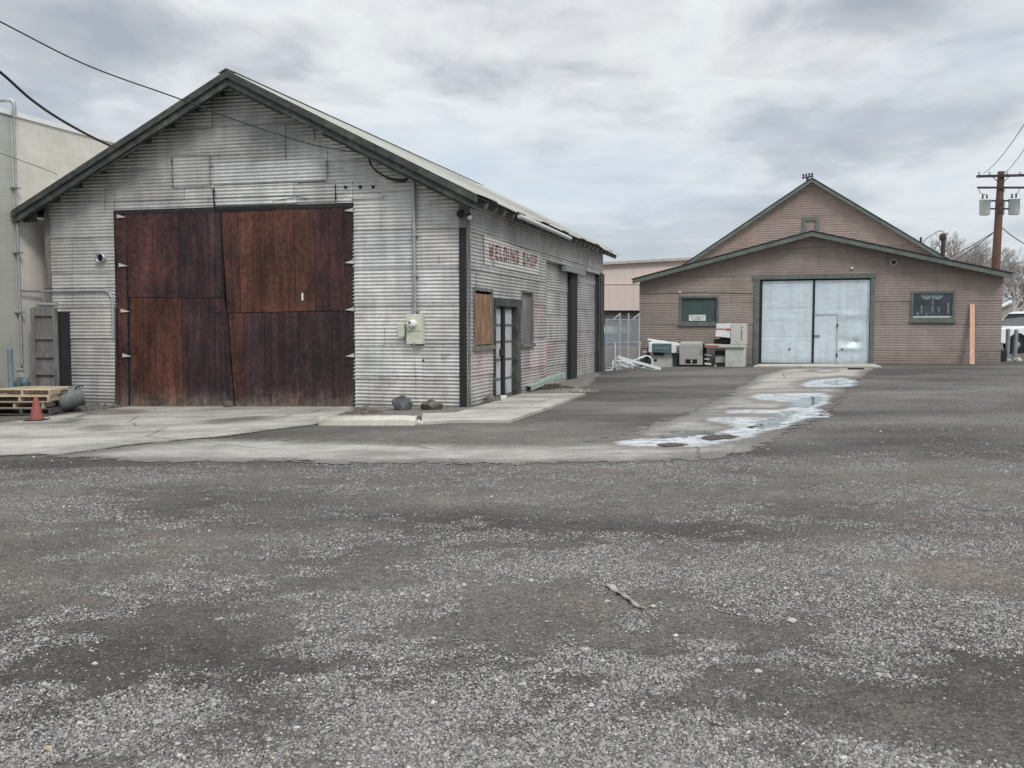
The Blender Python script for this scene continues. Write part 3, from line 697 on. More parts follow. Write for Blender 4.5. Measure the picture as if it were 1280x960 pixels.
# gutter
g0=hu(648,278,EV)[0]; g1=hu(712,300,EV)[0]
mb=MB(); mb.tube([S.p(EV+.02,g0,H-K*EV-.07),S.p(EV+.02,(g0+g1)/2,H-K*EV-.09),S.p(EV+.02,g1,H-K*EV-.12)],.05,12); mb.build('gutter',M['can'],shed)
# big doors
COLS={'mar':(.056,.026,.027),'dark':(.038,.022,.025),'red':(.074,.031,.026),'brn':(.080,.034,.024),'bri':(.092,.040,.030),'low':(.086,.034,.025),'pur':(.042,.023,.026)}
def planks(mb, q, col, v=-.03, strip=.155, th=.02, fade=True, seed=0):
    """q: four image corners bl, br, tr, tl measured on the facade"""
    c=[hv(*p,v) for p in q]; rs=random.Random(seed); wd=c[1][0]-c[0][0]; n=max(1,round(wd/strip)); m=14
    for i in range(n):
        k=rs.gauss(1,.10); a,b_=i/n,(i+1)/n; g=.0028/wd
        vs=[];cs=[]
        for j in range(m+1):
            t=j/m
            for s_ in (a+g,b_-g):
                u=(c[0][0]*(1-s_)+c[1][0]*s_)*(1-t)+(c[3][0]*(1-s_)+c[2][0]*s_)*t
                z=(c[0][1]*(1-s_)+c[1][1]*s_)*(1-t)+(c[3][1]*(1-s_)+c[2][1]*s_)*t
                vs.append(S.p(u,v,z))
                nn=n1(u*2.2+seed,z*1.1,101); kk=k*(.55+.9*nn)
                f=0
                if fade: f=max(0,1-(z+.18)/(.30+.28*rs.random()))*.8
                f=min(f,.85)
                cs.append(tuple(x*kk*(1-f)+f*y for x,y in zip(col,(.16,.14,.125))))
        fs=[(j*2,j*2+1,j*2+3,j*2+2) for j in range(m)]
        nb=len(vs)
        back=[(Vector(p)+S.ev*th) for p in vs]
        mb.add(vs+back, fs+[(j*2+2,j*2+2+nb,j*2+nb,j*2) for j in range(m)]+[(j*2+1,j*2+1+nb,j*2+3+nb,j*2+3) for j in range(m)]+[(m*2,m*2+1,m*2+1+nb,m*2+nb),(1,0,nb,nb+1)], cs+cs)
    return mb
Z0=510.5
leafs={
 'l':[([(143.5,509),(160,509),(158,265.5),(144,266)],'mar'),([(160,371),(223,372),(222,265),(158.3,265.5)],'mar'),([(223.3,372),(277,372),(275.5,264.5),(222.3,265)],'dark'),
      ([(163,509),(228,509.5),(227,372.6),(163,372)],'low'),([(228.3,509.5),(270,510),(269,373),(227.3,372.7)],'pur'),([(270.3,510),(292.5,510),(284,391),(269.3,391)],'dark'),([(269.3,390.5),(283.5,390.5),(280,373),(269,373)],'mar')],
 'r':[([(284,391),(301,390.5),(297,263.8),(276.5,264.2)],'red'),([(301.3,390.5),(370,389),(367,261),(297.3,263.8)],'brn'),([(370.3,389),(394,388.5),(392,260),(367.3,261)],'bri'),([(394.3,388.5),(440.5,388),(438.5,258.5),(392.3,260)],'mar'),
      ([(294,510),(306,510.5),(305,391.2),(285,391.5)],'red'),([(306.3,510.5),(374,511),(373,389.8),(305.3,391.2)],'pur'),([(374.3,511),(441.5,511),(441,388.8),(373.3,389.8)],'dark')]}
for key in 'lr':
    first=None
    for i,(q,cn) in enumerate(leafs[key]):
        mb=planks(MB(),q,COLS[cn],seed=i*7+ord(key))
        if first is None:
            bk=MB(); us=[hv(*p,-.01)[0] for qq,_ in leafs[key] for p in qq]
            a_,b_=(dL+.02,hv(281,400)[0]) if key=='l' else (hv(297,400)[0],dR-.02)
            bk.box(S,a_,b_,-.008,.04,-.14,dT-.1); first=bk.build('door_leaf',M['dark'],shed)
        mb.build('panel',M['plank'],first)
    xs=(145,429) ; 
    for (yy) in ((270,331,388,444) if key=='l' else (262,327,386,444)):
        h_=MB()
        if key=='l': a=hv(146+(yy-270)*.04,yy+2.6,-.06); b_=hv(146+(yy-270)*.04,yy-2.2,-.06); c_=hv(157+(yy-270)*.04,yy+1.5,-.06)
        else: a=hv(441+(yy-262)*.008,yy+2.6,-.06); b_=hv(441+(yy-262)*.008,yy-2.2,-.06); c_=hv(430+(yy-262)*.008,yy+1.5,-.06)
        P=[S.p(q[0],-.06,q[1]) for q in (a,c_,b_)]; P+= [p+S.ev*.012 for p in P]
        h_.add(P,[(0,1,2),(5,4,3),(0,3,4,1),(1,4,5,2),(2,5,3,0)]); h_.build('strap_hinge',M['mach_grey'],first)
mb=MB(); q=hv(378,370,-.055); mb.lathe(S.p(q[0],-.052,q[1]),[(.001,0),(.02,.001),(.02,.004),(.001,.005)],8,axis=S.ev*-1); 
mb.box(S,q[0]-.02,q[0]+.02,-.056,-.05,q[1]-.09,q[1]+.06); mb.build('white_door_spot',M['white'],shed)  # small white mark on the right door leaf
mb=MB(); mb.box(S,dL-.03,dR+.03,-.03,.05,dT-.06,dT+.05); mb.box(S,dL-.03,dL+.02,-.03,.05,-.25,dT-.06); mb.box(S,dR-.02,dR+.03,-.03,.05,-.2,dT-.06); mb.build('door_frame',M['wood_dark'],shed)
mb=MB(); a=hv(268,262,-.05); b_=hv(345,259,-.05); mb.box(S,a[0],b_[0],-.04,-.01,a[1]-.05,b_[1]-.0); mb.build('torn_gap',M['dark'],shed)
mb=MB(); q=hv(291,508); mb.lathe(S.p(q[0],-.16,-.12),[(.09,0),(.10,.06),(.07,.13),(.02,.15)],8); mb.build('door_stop',M['rock_brown'],shed)
# vent, conduits, boxes, lights on the front
q=hv(129,323); mb=MB(); c0=S.p(q[0],-.02,q[1]); mb.lathe(c0,[(.11,-.02),(.11,.10),(.085,.10),(.085,.02)],20,axis=-S.ev); ve=mb.build('vent_pipe',M['steel'],shed)
MB().lathe(c0,[(.083,.015),(.083,.03)],16,axis=-S.ev).build('vent_hole',M['dark'],ve)
c_t=hv(514,217,-.08); c_b=hv(518.5,393,-.08); u_=c_b[0]
mb=MB(); mb.tube([S.p(u_-.01,-.08,c_t[1]+.03),S.p(u_,-.08,c_b[1])],.038,12); 
for zz in (1.9,2.6,3.4): mb.box(S,u_-.07,u_+.07,-.125,-.0,zz,zz+.025)
mb.build('conduit',M['steel'],shed)
a=hv(508,430,-.2); b_=hv(527,392.5,-.2); mb=MB(); mb.box(S,a[0],b_[0],-.2,-.03,a[1],b_[1]); bx=mb.build('meter_box',M['cream'],shed,bevel=.008)
mb=MB(); zm=a[1]+(b_[1]-a[1])*.42; mb.box(S,a[0]+.01,b_[0]-.01,-.204,-.198,zm,zm+.006); mb.build('seam',M['dark'],bx); MB().box(S,(a[0]+b_[0])/2-.015,(a[0]+b_[0])/2+.015,-.21,-.19,a[1]-.03,a[1]+.03).build('latch',M['steel'],bx)
q=hv(516.5,404.5,-.2); mb=MB(); mb.lathe(S.p(q[0],-.2,q[1]),[(.085,0),(.085,.03),(.072,.035),(.072,.10),(.05,.12),(.001,.122)],20,axis=-S.ev); mt=mb.build('meter',M['white'],bx)
mb=MB(); mb.box(S,q[0]-.045,q[0]-.005,-.327,-.322,q[1]+.005,q[1]+.04); mb.build('dial',M['dark'],mt)
a=hv(497.5,421,-.1); b_=hv(506,406,-.1); mb=MB(); mb.box(S,a[0],b_[0],-.12,-.02,a[1],b_[1]); mb.box(S,a[0]+.035,b_[0]-.03,-.10,-.05,a[1]-.04,a[1]); mb.build('junction_box',M['cream'],shed,bevel=.006)
# service cable loop on gable
def fpt(px,py,v=-.12): q=hv(px,py,v); return S.p(q[0],v,q[1])
def smooth(pts,n=6):
    P=[Vector(p) for p in pts]; out=[]
    for i in range(len(P)-1):
        p0=P[max(i-1,0)];p1=P[i];p2=P[i+1];p3=P[min(i+2,len(P)-1)]
        for k in range(n):
            t=k/n; out.append(.5*((2*p1)+(-p0+p2)*t+(2*p0-5*p1+4*p2-p3)*t*t+(-p0+3*p1-3*p2+p3)*t**3))
    out.append(P[-1]); return out
mb=MB(); mb.tube(smooth([fpt(460,193,-.15),fpt(463,205,-.15),fpt(470,213,-.13),fpt(481,220,-.12),fpt(493,224,-.12),fpt(505,225),fpt(509,221),fpt(508.5,214)]),.016,6)
mb.tube(smooth([fpt(461,196,-.15),fpt(467,211,-.15),fpt(478,219,-.13),fpt(490,225,-.12),fpt(503,227),fpt(511,223),fpt(511,216)]),.013,6)
mb.build('service_cable',M['wire'],shed)
mb=MB(); mb.tube(smooth([fpt(463,195,-.06),fpt(470,194,-.06),fpt(476,199,-.06),fpt(480,207,-.06)]),.014,6); mb.build('pale_cable',M['white'],shed)
for px in (432.5,451,467): MB().lathe(fpt(px,234,-.0),[(.03,0),(.03,.05),(.012,.07)],10,axis=-S.ev).build('porcelain_knob',M['rubber'],shed)
mb=MB(); a=hv(441,249.5); b_=hv(480,244.5); mb.box(S,a[0],b_[0],-.045,-.02,a[1],b_[1]); mb.build('tin_patch',M['galv_side'],shed)
# jagged sheet seams, a hole and scratches
sr=random.Random(12)
def seam(pts,w_=.012):
    m_=MB(); P=[]
    for (a,b_) in zip(pts,pts[1:]):
        n=max(2,int(math.hypot(b_[0]-a[0],b_[1]-a[1])/3))
        for k in range(n): P.append((a[0]+(b_[0]-a[0])*k/n+sr.uniform(-.5,.5),a[1]+(b_[1]-a[1])*k/n+sr.uniform(-.3,.3)))
    P.append(pts[-1]); Q=[fpt(x,y,-.048) for x,y in P]
    m_.tube(Q,[w_*sr.uniform(.35,1.) for _ in Q],4); m_.build('sheet_seam',M['dark'],shed)
for p_,w_ in (([(215,195),(216,235)],.010),([(263,195),(264,236),(268,240)],.009),([(267,235),(268,260)],.022),([(216,195),(300,192.5)],.006),([(409,188),(410,226)],.007),([(419,230),(420,251)],.016),([(372,229),(420,227)],.008),([(131,236),(131,263)],.006),
   ([(143,235),(143,262)],.005),([(392,160),(393,176)],.012),([(441,226),(441,256)],.006),([(443,432),(580,430)],.006),([(480,402),(481,432)],.004),([(519,452),(520,500)],.004),([(444,472),(583,470)],.007),([(55,361),(140,360)],.008),([(216,235.5),(262,236)],.006),([(340,252),(372,246),(385,249)],.008)):
    seam(p_,w_)
for p_ in ([(552,446),(554,442),(558,444),(563,443)],[(553,450),(557,446)],[(548,320),(549,325),(548,330)]): seam(p_,.007)
q=fpt(529,450.5,-.04); MB().lathe(q,[(.022,0),(.02,.006)],10,axis=-S.ev).build('small_hole',M['dark'],shed)
# floodlight
q=fpt(577,266,-.1); mb=MB(); mb.lathe(q,[(.04,-.05),(.065,0),(.075,.08),(.065,.09)],14,axis=(-.4,-.8,-.45)); mb.tube([q,q+Vector((.05,.12,.1)),fpt(580,258,-.02)],.02,8); mb.lathe(q+Vector((.13,-.05,-.03)),[(.03,0),(.055,.03),(.055,.10),(.01,.11)],12,axis=(.3,-.6,-.6)); fl=mb.build('floodlight',M['rubber'],shed)
MB().lathe(q+Vector((.13,-.05,-.03)),[(.05,.111),(.05,.115)],12,axis=(.3,-.6,-.6)).build('lens',M['white'],fl)
# conduit on left half of the front
mb=MB(); p=[fpt(52,364.5,-.05),fpt(128,363.5,-.05),fpt(136,365,-.05),fpt(140,372,-.05),fpt(141.5,424,-.05)]
mb.tube(p,.022,8); mb.build('bent_conduit',M['steel'],shed)
# pale paper scraps
mb=MB(); q=hv(438,511,-.15); mb.box(S,q[0]-.2,q[0]+.02,-.3,-.05,-.09,-.05); mb.build('door_foot_stop',M['kerb'],shed)
# side: window 1 boarded, with frame and sill
def side_box(v0,v1,z0,z1,u0,u1,mat,name,parent,bevel=0): return MB().box(S,u0,u1,v0,v1,z0,z1).build(name,mat,parent,bevel=bevel)
f1=MB(); e=.07
f1.box(S,-.05,.045,w1[0]-e,w1[0],w1[2]-.02,w1[3]+e).box(S,-.05,.045,w1[1],w1[1]+e,w1[2]-.02,w1[3]+e).box(S,-.05,.045,w1[0],w1[1],w1[3],w1[3]+e)
wn=f1.build('window',M['wood_grey'],shed); wn['label']='window closed with an orange weathered plywood board'
side_box(w1[0],w1[1],w1[2]+.02,w1[3]-.06,-.02,.03,M['plywood'],'board',wn)
side_box(w1[0]-.12,w1[1]+.12,w1[2]-.08,w1[2],-.03,.10,M['wood_grey'],'sill',wn)
side_box(w1[0],w1[1],w1[2],w1[3],-.10,-.06,M['dark'],'dark_pane',wn)
f1=MB(); f1.box(S,-.12,.05,w2[1]-.06,w2[1]+.02,w2[2],w2[3]).box(S,-.12,.035,w2[0]-.05,w2[0]+.02,w2[2],w2[3]+.05).box(S,-.12,.05,w2[0],w2[1],w2[3],w2[3]+.05)
wn=f1.build('window',M['wood_grey'],shed); wn['label']='narrow window closed with a grey weathered board'
side_box(w2[0]+.02,w2[1]-.06,w2[2],w2[3],-.05,-.02,M['plywood_grey'],'board',wn)
side_box(w2[0]-.1,w2[1]+.1,w2[2]-.07,w2[2],-.1,.09,M['wood_grey'],'sill',wn)
# personnel double door with grey-green frame
fr_=MB(); e=.16
fr_.box(S,-.16,.06,pd[0]-.08,pd[0]+.0,-.15,pd[3]); fr_.box(S,-.16,.08,pd[1]-.30,pd[1],-.15,pd[3]); fr_.box(S,-.16,.07,pd[0]-.1,pd[1]+.1,pd[3]-.02,pd[3]+.15)
fr_.build('side_door_frame',M['wood_moss'],shed)
mid=sv(629.5); dd=MB(); dd.box(S,-.09,-.05,pd[0]+.03,pd[1]-.3,-.1,pd[3]); sdoor=dd.build('side_door',M['plywood_grey'],shed)
for (a,b_) in ((pd[0]+.05,mid-.08),(mid+.06,pd[1]-.34)):
    zz=.02; zs=[.05,.42,.85,1.25,1.62,pd[3]-.06]
    for i in range(5): side_box(a+.04,b_-.04,zs[i]+.03,zs[i+1]-.03,-.05,-.035,M['door_white'],'panel',sdoor)
side_box(mid-.07,mid+.06,-.1,pd[3]-.02,-.06,.02,M['wood_dark'],'centre_post',sdoor)
side_box(mid-.22,mid-.08,.95,1.10,-.05,0.02,M['rubber'],'lock',sdoor)
# WELDING SHOP sign painted on the corrugations
sa,sb=hu(603,310)[0],hu(672,330)[0]; zt0,zb0=hu(603,293)[1],hu(603,332)[1]; zt1,zb1=hu(672,319)[1],hu(672,344)[1]
GL={'W':(1.35,[((0,1),(.22,0)),((.22,0),(.5,.8)),((.5,.8),(.78,0)),((.78,0),(1,1))]),'E':(1,[((0,0),(0,1)),((0,1),(1,1)),((0,0),(1,0)),((0,.5),(.75,.5))]),
'L':(1,[((0,0),(0,1)),((0,0),(1,0))]),'D':(1,[((0,0),(0,1)),((0,1),(.7,1)),((.7,1),(1,.8)),((1,.8),(1,.2)),((1,.2),(.7,0)),((.7,0),(0,0))]),'I':(.3,[((.5,0),(.5,1))]),
'N':(1,[((0,0),(0,1)),((0,1),(1,0)),((1,0),(1,1))]),'G':(1,[((1,.8),(.75,1)),((.75,1),(.25,1)),((.25,1),(0,.8)),((0,.8),(0,.2)),((0,.2),(.25,0)),((.25,0),(.75,0)),((.75,0),(1,.2)),((1,.2),(1,.45)),((1,.45),(.6,.45))]),
'S':(1,[((1,.8),(.75,1)),((.75,1),(.25,1)),((.25,1),(0,.8)),((0,.8),(0,.62)),((0,.62),(.25,.5)),((.25,.5),(.75,.5)),((.75,.5),(1,.36)),((1,.36),(1,.2)),((1,.2),(.75,0)),((.75,0),(.25,0)),((.25,0),(0,.2))]),
'H':(1,[((0,0),(0,1)),((1,0),(1,1)),((0,.5),(1,.5))]),'O':(1,[((.25,0),(0,.2)),((0,.2),(0,.8)),((0,.8),(.25,1)),((.25,1),(.75,1)),((.75,1),(1,.8)),((1,.8),(1,.2)),((1,.2),(.75,0)),((.75,0),(.25,0))]),
'P':(1,[((0,0),(0,1)),((0,1),(.75,1)),((.75,1),(1,.85)),((1,.85),(1,.6)),((1,.6),(.75,.45)),((.75,.45),(0,.45))])}
LX=[('W',609,615.3),('E',617,621.2),('L',622.6,626.3),('D',627.5,631.8),('I',633,634.6),('N',636,641.2),('G',642.3,646.8),('S',651.6,655.4),('H',656.6,660.4),('O',661.6,664.9),('P',666.1,669.6)]
letters=[]
for ch,a,b_ in LX:
    za=hu((a+b_)/2,400)[0]; fr0=(za-hu(611,400)[0])/(hu(668,400)[0]-hu(611,400)[0])
    zt_=hu(611,303.5)[1]*(1-fr0)+hu(668,318.5)[1]*fr0; zb_=hu(611,324)[1]*(1-fr0)+hu(668,336)[1]*fr0
    letters.append((GL[ch][1],sv(a),sv(b_),zb_,zt_,ch))
def inletter(v,z):
    for segs,a,b_,z0,z1,ch in letters:
        st=.041
        if v<a-.06 or v>b_+.06 or z<z0-.05 or z>z1+.05: continue
        aa,bb,c0,c1=a+st,b_-st,z0+st,z1-st
        for (p,q) in segs:
            x0=aa+(bb-aa)*p[0]; y0=c0+(c1-c0)*p[1]; x1=aa+(bb-aa)*q[0]; y1=c0+(c1-c0)*q[1]
            dx,dy=x1-x0,y1-y0; L2=dx*dx+dy*dy or 1e-9; t=max(0,min(1,((v-x0)*dx+(z-y0)*dy)/L2))
            if abs(v-x0-t*dx)<st*1.05 and abs(z-y0-t*dy)<st*.85 : return True
    return False
sw,sl=MB(),MB(); nvv=int((sb-sa)/.022); 
for i in range(nvv):
    v0,v1=sa+(sb-sa)*i/nvv,sa+(sb-sa)*(i+1)/nvv; f=(i+.5)/nvv; zb=zb0*(1-f)+zb1*f; ztp=zt0*(1-f)+zt1*f
    nzz=int((ztp-zb)/.0125)
    for k in range(nzz):
        za,zc=zb+(ztp-zb)*k/nzz,zb+(ztp-zb)*(k+1)/nzz
        on=lambda z:.038+.0095*math.sin(2*math.pi*z/.074)
        is_l=inletter((v0+v1)/2,(za+zc)/2)
        r_=n1(v0*3,za*7,301)
        dip=math.sin(2*math.pi*(za+zc)/2/.068)
        if is_l and (r_<.13 or (dip<-.93 and r_<.40)): is_l=False
        if (not is_l) and n1(v0*1.5,za*5,305)>.74: continue
        (sl if is_l else sw).add([S.p(on(za),v0,za),S.p(on(za),v1,za),S.p(on(zc),v1,zc),S.p(on(zc),v0,zc)],[(0,1,2,3)],None,False)
sign=sw.build('painted_sign',M['sign_white'],shed); sign['label']='faded white painted panel'
sl.build('lettering',M['red_faded'],sign)
# ================================================================== kerb, rocks and litter in front of the shed
def rock(name,label,px,py,w,h,mat,seed,cat='rock',group=None):
    g=G(px,py); s=g.y/FPX; rs=random.Random(seed); bm=bmesh.new(); bmesh.ops.create_icosphere(bm,subdivisions=3,radius=1)
    for v_ in bm.verts:
        d=v_.co.copy(); k=1+.30*(n1(d.x*1.3+seed,d.y*1.3+d.z,seed)-.5)*2+.12*(n1(d.x*5,d.y*5+d.z*4,seed+3)-.5)
        # flatten along a few random planes for a broken look
        for j in range(7):
            nrm=Vector((math.sin(j*2.4+seed),math.cos(j*1.7+seed*2),math.sin(j*3.1+seed)*.8+.2)).normalized(); dd=d.dot(nrm)
            if dd*k>.80: k=.80/dd
        v_.co=d*k
    for v_ in bm.verts: v_.co=Vector((v_.co.x*w*s/2,v_.co.y*w*s/2*.8,v_.co.z*h*s*.62+h*s*.36))
    me=bpy.data.meshes.new(name); bm.to_mesh(me); bm.free(); me.materials.append(mat)
    o=bpy.data.objects.new(name,me); COL.objects.link(o); o.location=(g.x,g.y+w*s*.35,g.z); tag(o,label,cat,group); return o
rock('boulder','dark blue-grey rounded boulder beside the shed front, right of the big doors',502,513.5,28,20,M['rock'],4)
rock('boulder','low flat brownish boulder between the dark boulder and the shed corner',538,513,28,14,M['rock_brown'],11)
# heap of brown earth and stones beside right door
def heap(name,label,px,py,w,h,n,mat,seed,kind='stuff'):
    g=G(px,py); s=g.y/FPX; rs=random.Random(seed); mb=MB()
    for i in range(n):
        a=rs.random()*6.28; r_=math.sqrt(rs.random()); x=math.cos(a)*r_*w*s/2; y=math.sin(a)*r_*w*s/3
        hh=h*s*(1-r_)*.8; q=.03+.06*rs.random()*(1.3-r_); o=Vector((g.x+x,g.y+.25+y,g.z+hh*.7))
        vs=[o+Vector((rs.uniform(-1,1),rs.uniform(-1,1),rs.uniform(-.4,1)))*q for _ in range(6)]
        vs=[o+Vector((q*rs.uniform(.6,1.2),0,0)),o+Vector((0,q*rs.uniform(.6,1.2),0)),o+Vector((-q*rs.uniform(.6,1.2),0,0)),o+Vector((0,-q*rs.uniform(.6,1.2),0)),o+Vector((rs.uniform(-.3,.3)*q,rs.uniform(-.3,.3)*q,q*rs.uniform(.4,.9))),o-Vector((0,0,q))]
        mb.add(vs,[(0,1,4),(1,2,4),(2,3,4),(3,0,4),(1,0,5),(2,1,5),(3,2,5),(0,3,5)])
    # solid core
    m_=14; vs=[];fs=[]
    for i in range(6):
        for k in range(m_):
            r_=i/5; a=2*math.pi*k/m_; vs.append(Vector((g.x+math.cos(a)*r_*w*s/2,g.y+.25+math.sin(a)*r_*w*s/3,g.z-.01+h*s*.7*(1-r_)**1.2+.012*rs.random())))
    for i in range(5):
        for k in range(m_): fs.append((i*m_+k,i*m_+(k+1)%m_,(i+1)*m_+(k+1)%m_,(i+1)*m_+k)[::-1])
    mb.add(vs,fs)
    o=mb.build(name,mat,None,loc=g); tag(o,label,'earth heap',kind=kind); return o
heap('earth_heap','small heap of reddish brown earth and stones at the foot of the right door',455,518,42,11,160,basic('red_brown_earth',(.125,.10,.088),.95,0,.4,9,.6),2)
heap('rubble_heap','small heap of dark rubble and weeds beside the side door',612,505,40,13,150,M['rock_brown'],5)
heap('leaf_litter','dark leaf litter along the shed beside the green beam',690,487,62,9,260,basic('dark_leaf_litter',(.06,.052,.045),.95,0,.4,9,.6),7)
heap('leaf_litter','pale pebbles and grit behind the end of the concrete path',716,490,70,3,160,basic('pale_grit',(.22,.21,.19),.95,0,.4,9,.6),8)
heap('soil_bank','low bank of grit against the shed wall behind the round bin',108,512,95,9,260,basic('grey_grit',(.13,.12,.11),.95,0,.4,9,.6),9)
# kerb block: long rounded pale concrete with a broken right end
a=G(398,532); b_=G(519,532); k=MB(); rs=random.Random(2); n=26
prof=[(0,-.03),(.02,.09),(.07,.145),(.20,.15),(.27,.145),(.30,-.03)]
vs=[]
for i in range(n+1):
    t=i/n; o=a.lerp(b_,t)
    for (dy,dz) in prof:
        ch=0
        if t>.9: ch=(t-.9)*.5*rs.random()
        vs.append(o+Vector((0,dy+ (rs.random()-.5)*.008,dz*(1-ch*4)+(rs.random()-.5)*.006)))
m_=len(prof); fs=[(i*m_+j,(i+1)*m_+j,(i+1)*m_+j+1,i*m_+j+1) for i in range(n) for j in range(m_-1)]+[tuple(range(m_))[::-1],tuple(n*m_+j for j in range(m_))]
k.add(vs,fs); o=k.build('kerb_block',M['kerb'],None,loc=a); tag(o,'pale concrete kerb block with a broken right end, in front of the boulders','kerb')
g=G(524,531); rock('concrete_chunk','chalky broken chunk at the right end of the kerb block',523,532,11,8,M['kerb'],21,'rubble')
# green painted beam lying by the wall
a=G(660,490)+Vector((0,0,.09)); b_=S.p(.25,sv(692),.30)
o=MB(); o.beam(a,b_,.18,.13); q=o.build('timber_beam',M['greenlumber'],None,loc=a-Vector((0,0,.09)),bevel=.01); tag(q,'pale green painted box beam leaning low against the shed side wall','beam')
d=(a-b_).normalized(); o=MB(); o.beam(a+d*.002,a+d*.006,.13,.09); o.build('hollow_end',M['dark'],q)
g=G(629,500); o=MB(); fr0=Frame(g,(1,.1,0),(-.1,1,0)); o.box(fr0,-.06,.07,-.05,.06,0,.10); q=o.build('white_block',M['white'],None,loc=g,bevel=.01); tag(q,'small white block on the ground at the foot of the side door','block')
# torn strap on the gravel
pts=[(762,733),(768,739),(776,744),(786,750),(795,758),(804,762),(806,762)]
o=MB(); P=[G(*p) for p in pts]; P=smooth(P,4); vs=[]
for i,p in enumerate(P):
    w_=.012+.005*math.sin(i*1.3)+(.014 if i<5 else 0); d_=(P[min(i+1,len(P)-1)]-P[max(i-1,0)]).normalized(); nn=Vector((-d_.y,d_.x,0))
    vs+= [p+nn*w_+Vector((0,0,.012)),p-nn*w_+Vector((0,0,.02+.006*math.sin(i)))]
o.add(vs,[(2*i,2*i+1,2*i+3,2*i+2) for i in range(len(P)-1)]); q=o.build('torn_strap',M['strap'],None,loc=P[0]); tag(q,'torn pale grey strip lying twisted on the gravel','strip')
md=q.modifiers.new('s','SOLIDIFY'); md.thickness=.01
for i,(px,py,w_,lb) in enumerate([(817,760,9,'pale stone just right of the torn strip'),(117,832,9,'pale round stone on the gravel at the lower left'),(949,842,11,'pale flat stone alone on the gravel right of centre'),(991,779,13,'long pale stone on the gravel at the centre right'),(58,939,13,'yellowish chip on the gravel in the lower left corner')]):
    rock('loose_stone',lb,px,py,w_,w_*.42,basic('pale_stone_%d'%i,(.42,.40,.36) if i!=4 else (.36,.30,.21),.85,0,.15,20,.3),30+i,'stone','larger stones on the gravel')
# ------------------------------------------------------------------ traffic cone
g=G(46,526); s=g.y/FPX; o=thing('traffic_cone','faded red traffic cone with a dark base in front of the pallet stack','traffic cone',g)
fc=Frame(g,(1,0,0),(0,1,0)); MB().box(fc,-.17,.17,-.17,.17,0,.03).build('base',M['rubber'],o,bevel=.008)
MB().lathe(g,[(.125,.03),(.118,.06),(.045,.40),(.03,.455),(.022,.46),(.02,.44)],24).build('cone_body',M['cone'],o)
# ------------------------------------------------------------------ pallets
def make_pallet(mat,name,label,group):
    root=thing(name,label,'pallet',(0,0,0),group); fr=Frame((0,0,0),(1,0,0),(0,1,0)); rs=random.Random(len(label))
    for x in (-.58,0,.58):
        m_=MB(); m_.box(fr,x-.02,x+.02,-.5,.5,.018,.106,rs.uniform(.7,1.)); m_.build('stringer',mat,root)
    for i in range(7):
        y=-.45+i*.9/6; c=rs.uniform(.75,1.15); m_=MB(); m_.box(fr,-.6+rs.uniform(-.015,.015),.6+rs.uniform(-.015,.015),y-.05,y+.048,.107,.125,(c,c*rs.uniform(.95,1),c*rs.uniform(.90,1))); m_.build('deck_board',mat,root)
    for y in (-.45,0,.45):
        m_=MB(); m_.box(fr,-.6,.6,y-.05,y+.05,0,.017,rs.uniform(.6,.9)); m_.build('bottom_board',mat,root)
    return root
gp=G(66,520); base=Vector((gp.x-.70,gp.y+.62,gz(gp.x)+.012))
lb=['dark weathered pallet at the bottom of the stack','pale pallet resting on the dark bottom pallet of the stack','pale wooden pallet second from the top of the stack','pale new wooden pallet on top of the stack, slats upward']
pa=make_pallet(M['pallet_old'],'pallet',lb[0],'stacked pallets'); pb=make_pallet(M['pallet'],'pallet',lb[2],'stacked pallets')
plan=[(pa,0,0,4),(None,-.12,.02,2),(pb,.0,-.02,3),(None,.05,.05,-1)]
for i,(o,dx,dy,rz) in enumerate(plan):
    if o is None: o=copy_tree(pa if i<1 else pb)
    o.location=base+Vector((dx,dy,i*.127)); o.rotation_euler=(0,0,R(rz-4)); o['label']=lb[i]
# second stack to the left, mostly out of frame
for i in range(3):
    o=copy_tree(pb if i>0 else pa); o.location=base+Vector((-1.22,.0,i*.127)); o.rotation_euler=(0,0,R(-6+i*2)); 
    o['label']='%s pallet of the shorter stack at the left picture edge'%('lowest','middle','topmost')[i]
# red tag
# ------------------------------------------------------------------ tipped bin
g=G(77,517); ax=Vector((.66,.60,.26)).normalized(); c0=g+Vector((-.14,.1,.225)); o=thing('rubbish_bin','round grey-green plastic bin lying on its side between the pallets and the shed','bin',g)
BS=.80
MB().lathe(c0,[(r_*BS,h_*BS) for r_,h_ in [(.235,0),(.255,.02),(.262,.10),(.27,.12),(.27,.15),(.262,.17),(.272,.34),(.285,.36),(.285,.39),(.272,.41),(.28,.56),(.30,.58),(.30,.60),(.27,.60)]],28,axis=ax).build('body',M['bin'],o)
MB().lathe(c0,[(.176,-.004),(.16,-.012),(.05,-.012)],24,axis=-ax*-1).build('bottom_rim',M['bin'],o)
for t in (.15,.50):
    sdv=ax.cross(Vector((0,0,1))).normalized(); up=sdv.cross(ax); 
    for s_ in (1,):
        q=c0+ax*t*.9+up*.165-sdv*-.165; m_=MB(); m_.tube(smooth([q-ax*.07,q+(up+sdv)*.04-ax*.05,q+(up+sdv)*.04+ax*.05,q+ax*.07]),.014,6); m_.build('handle',M['rubber'],o)
m_=MB(); q=c0-ax*.005; m_.beam(q+sdv*.10-up*.02,q-sdv*.10-up*.02,.05,.05); m_.build('base_grip',M['rubber'],o)
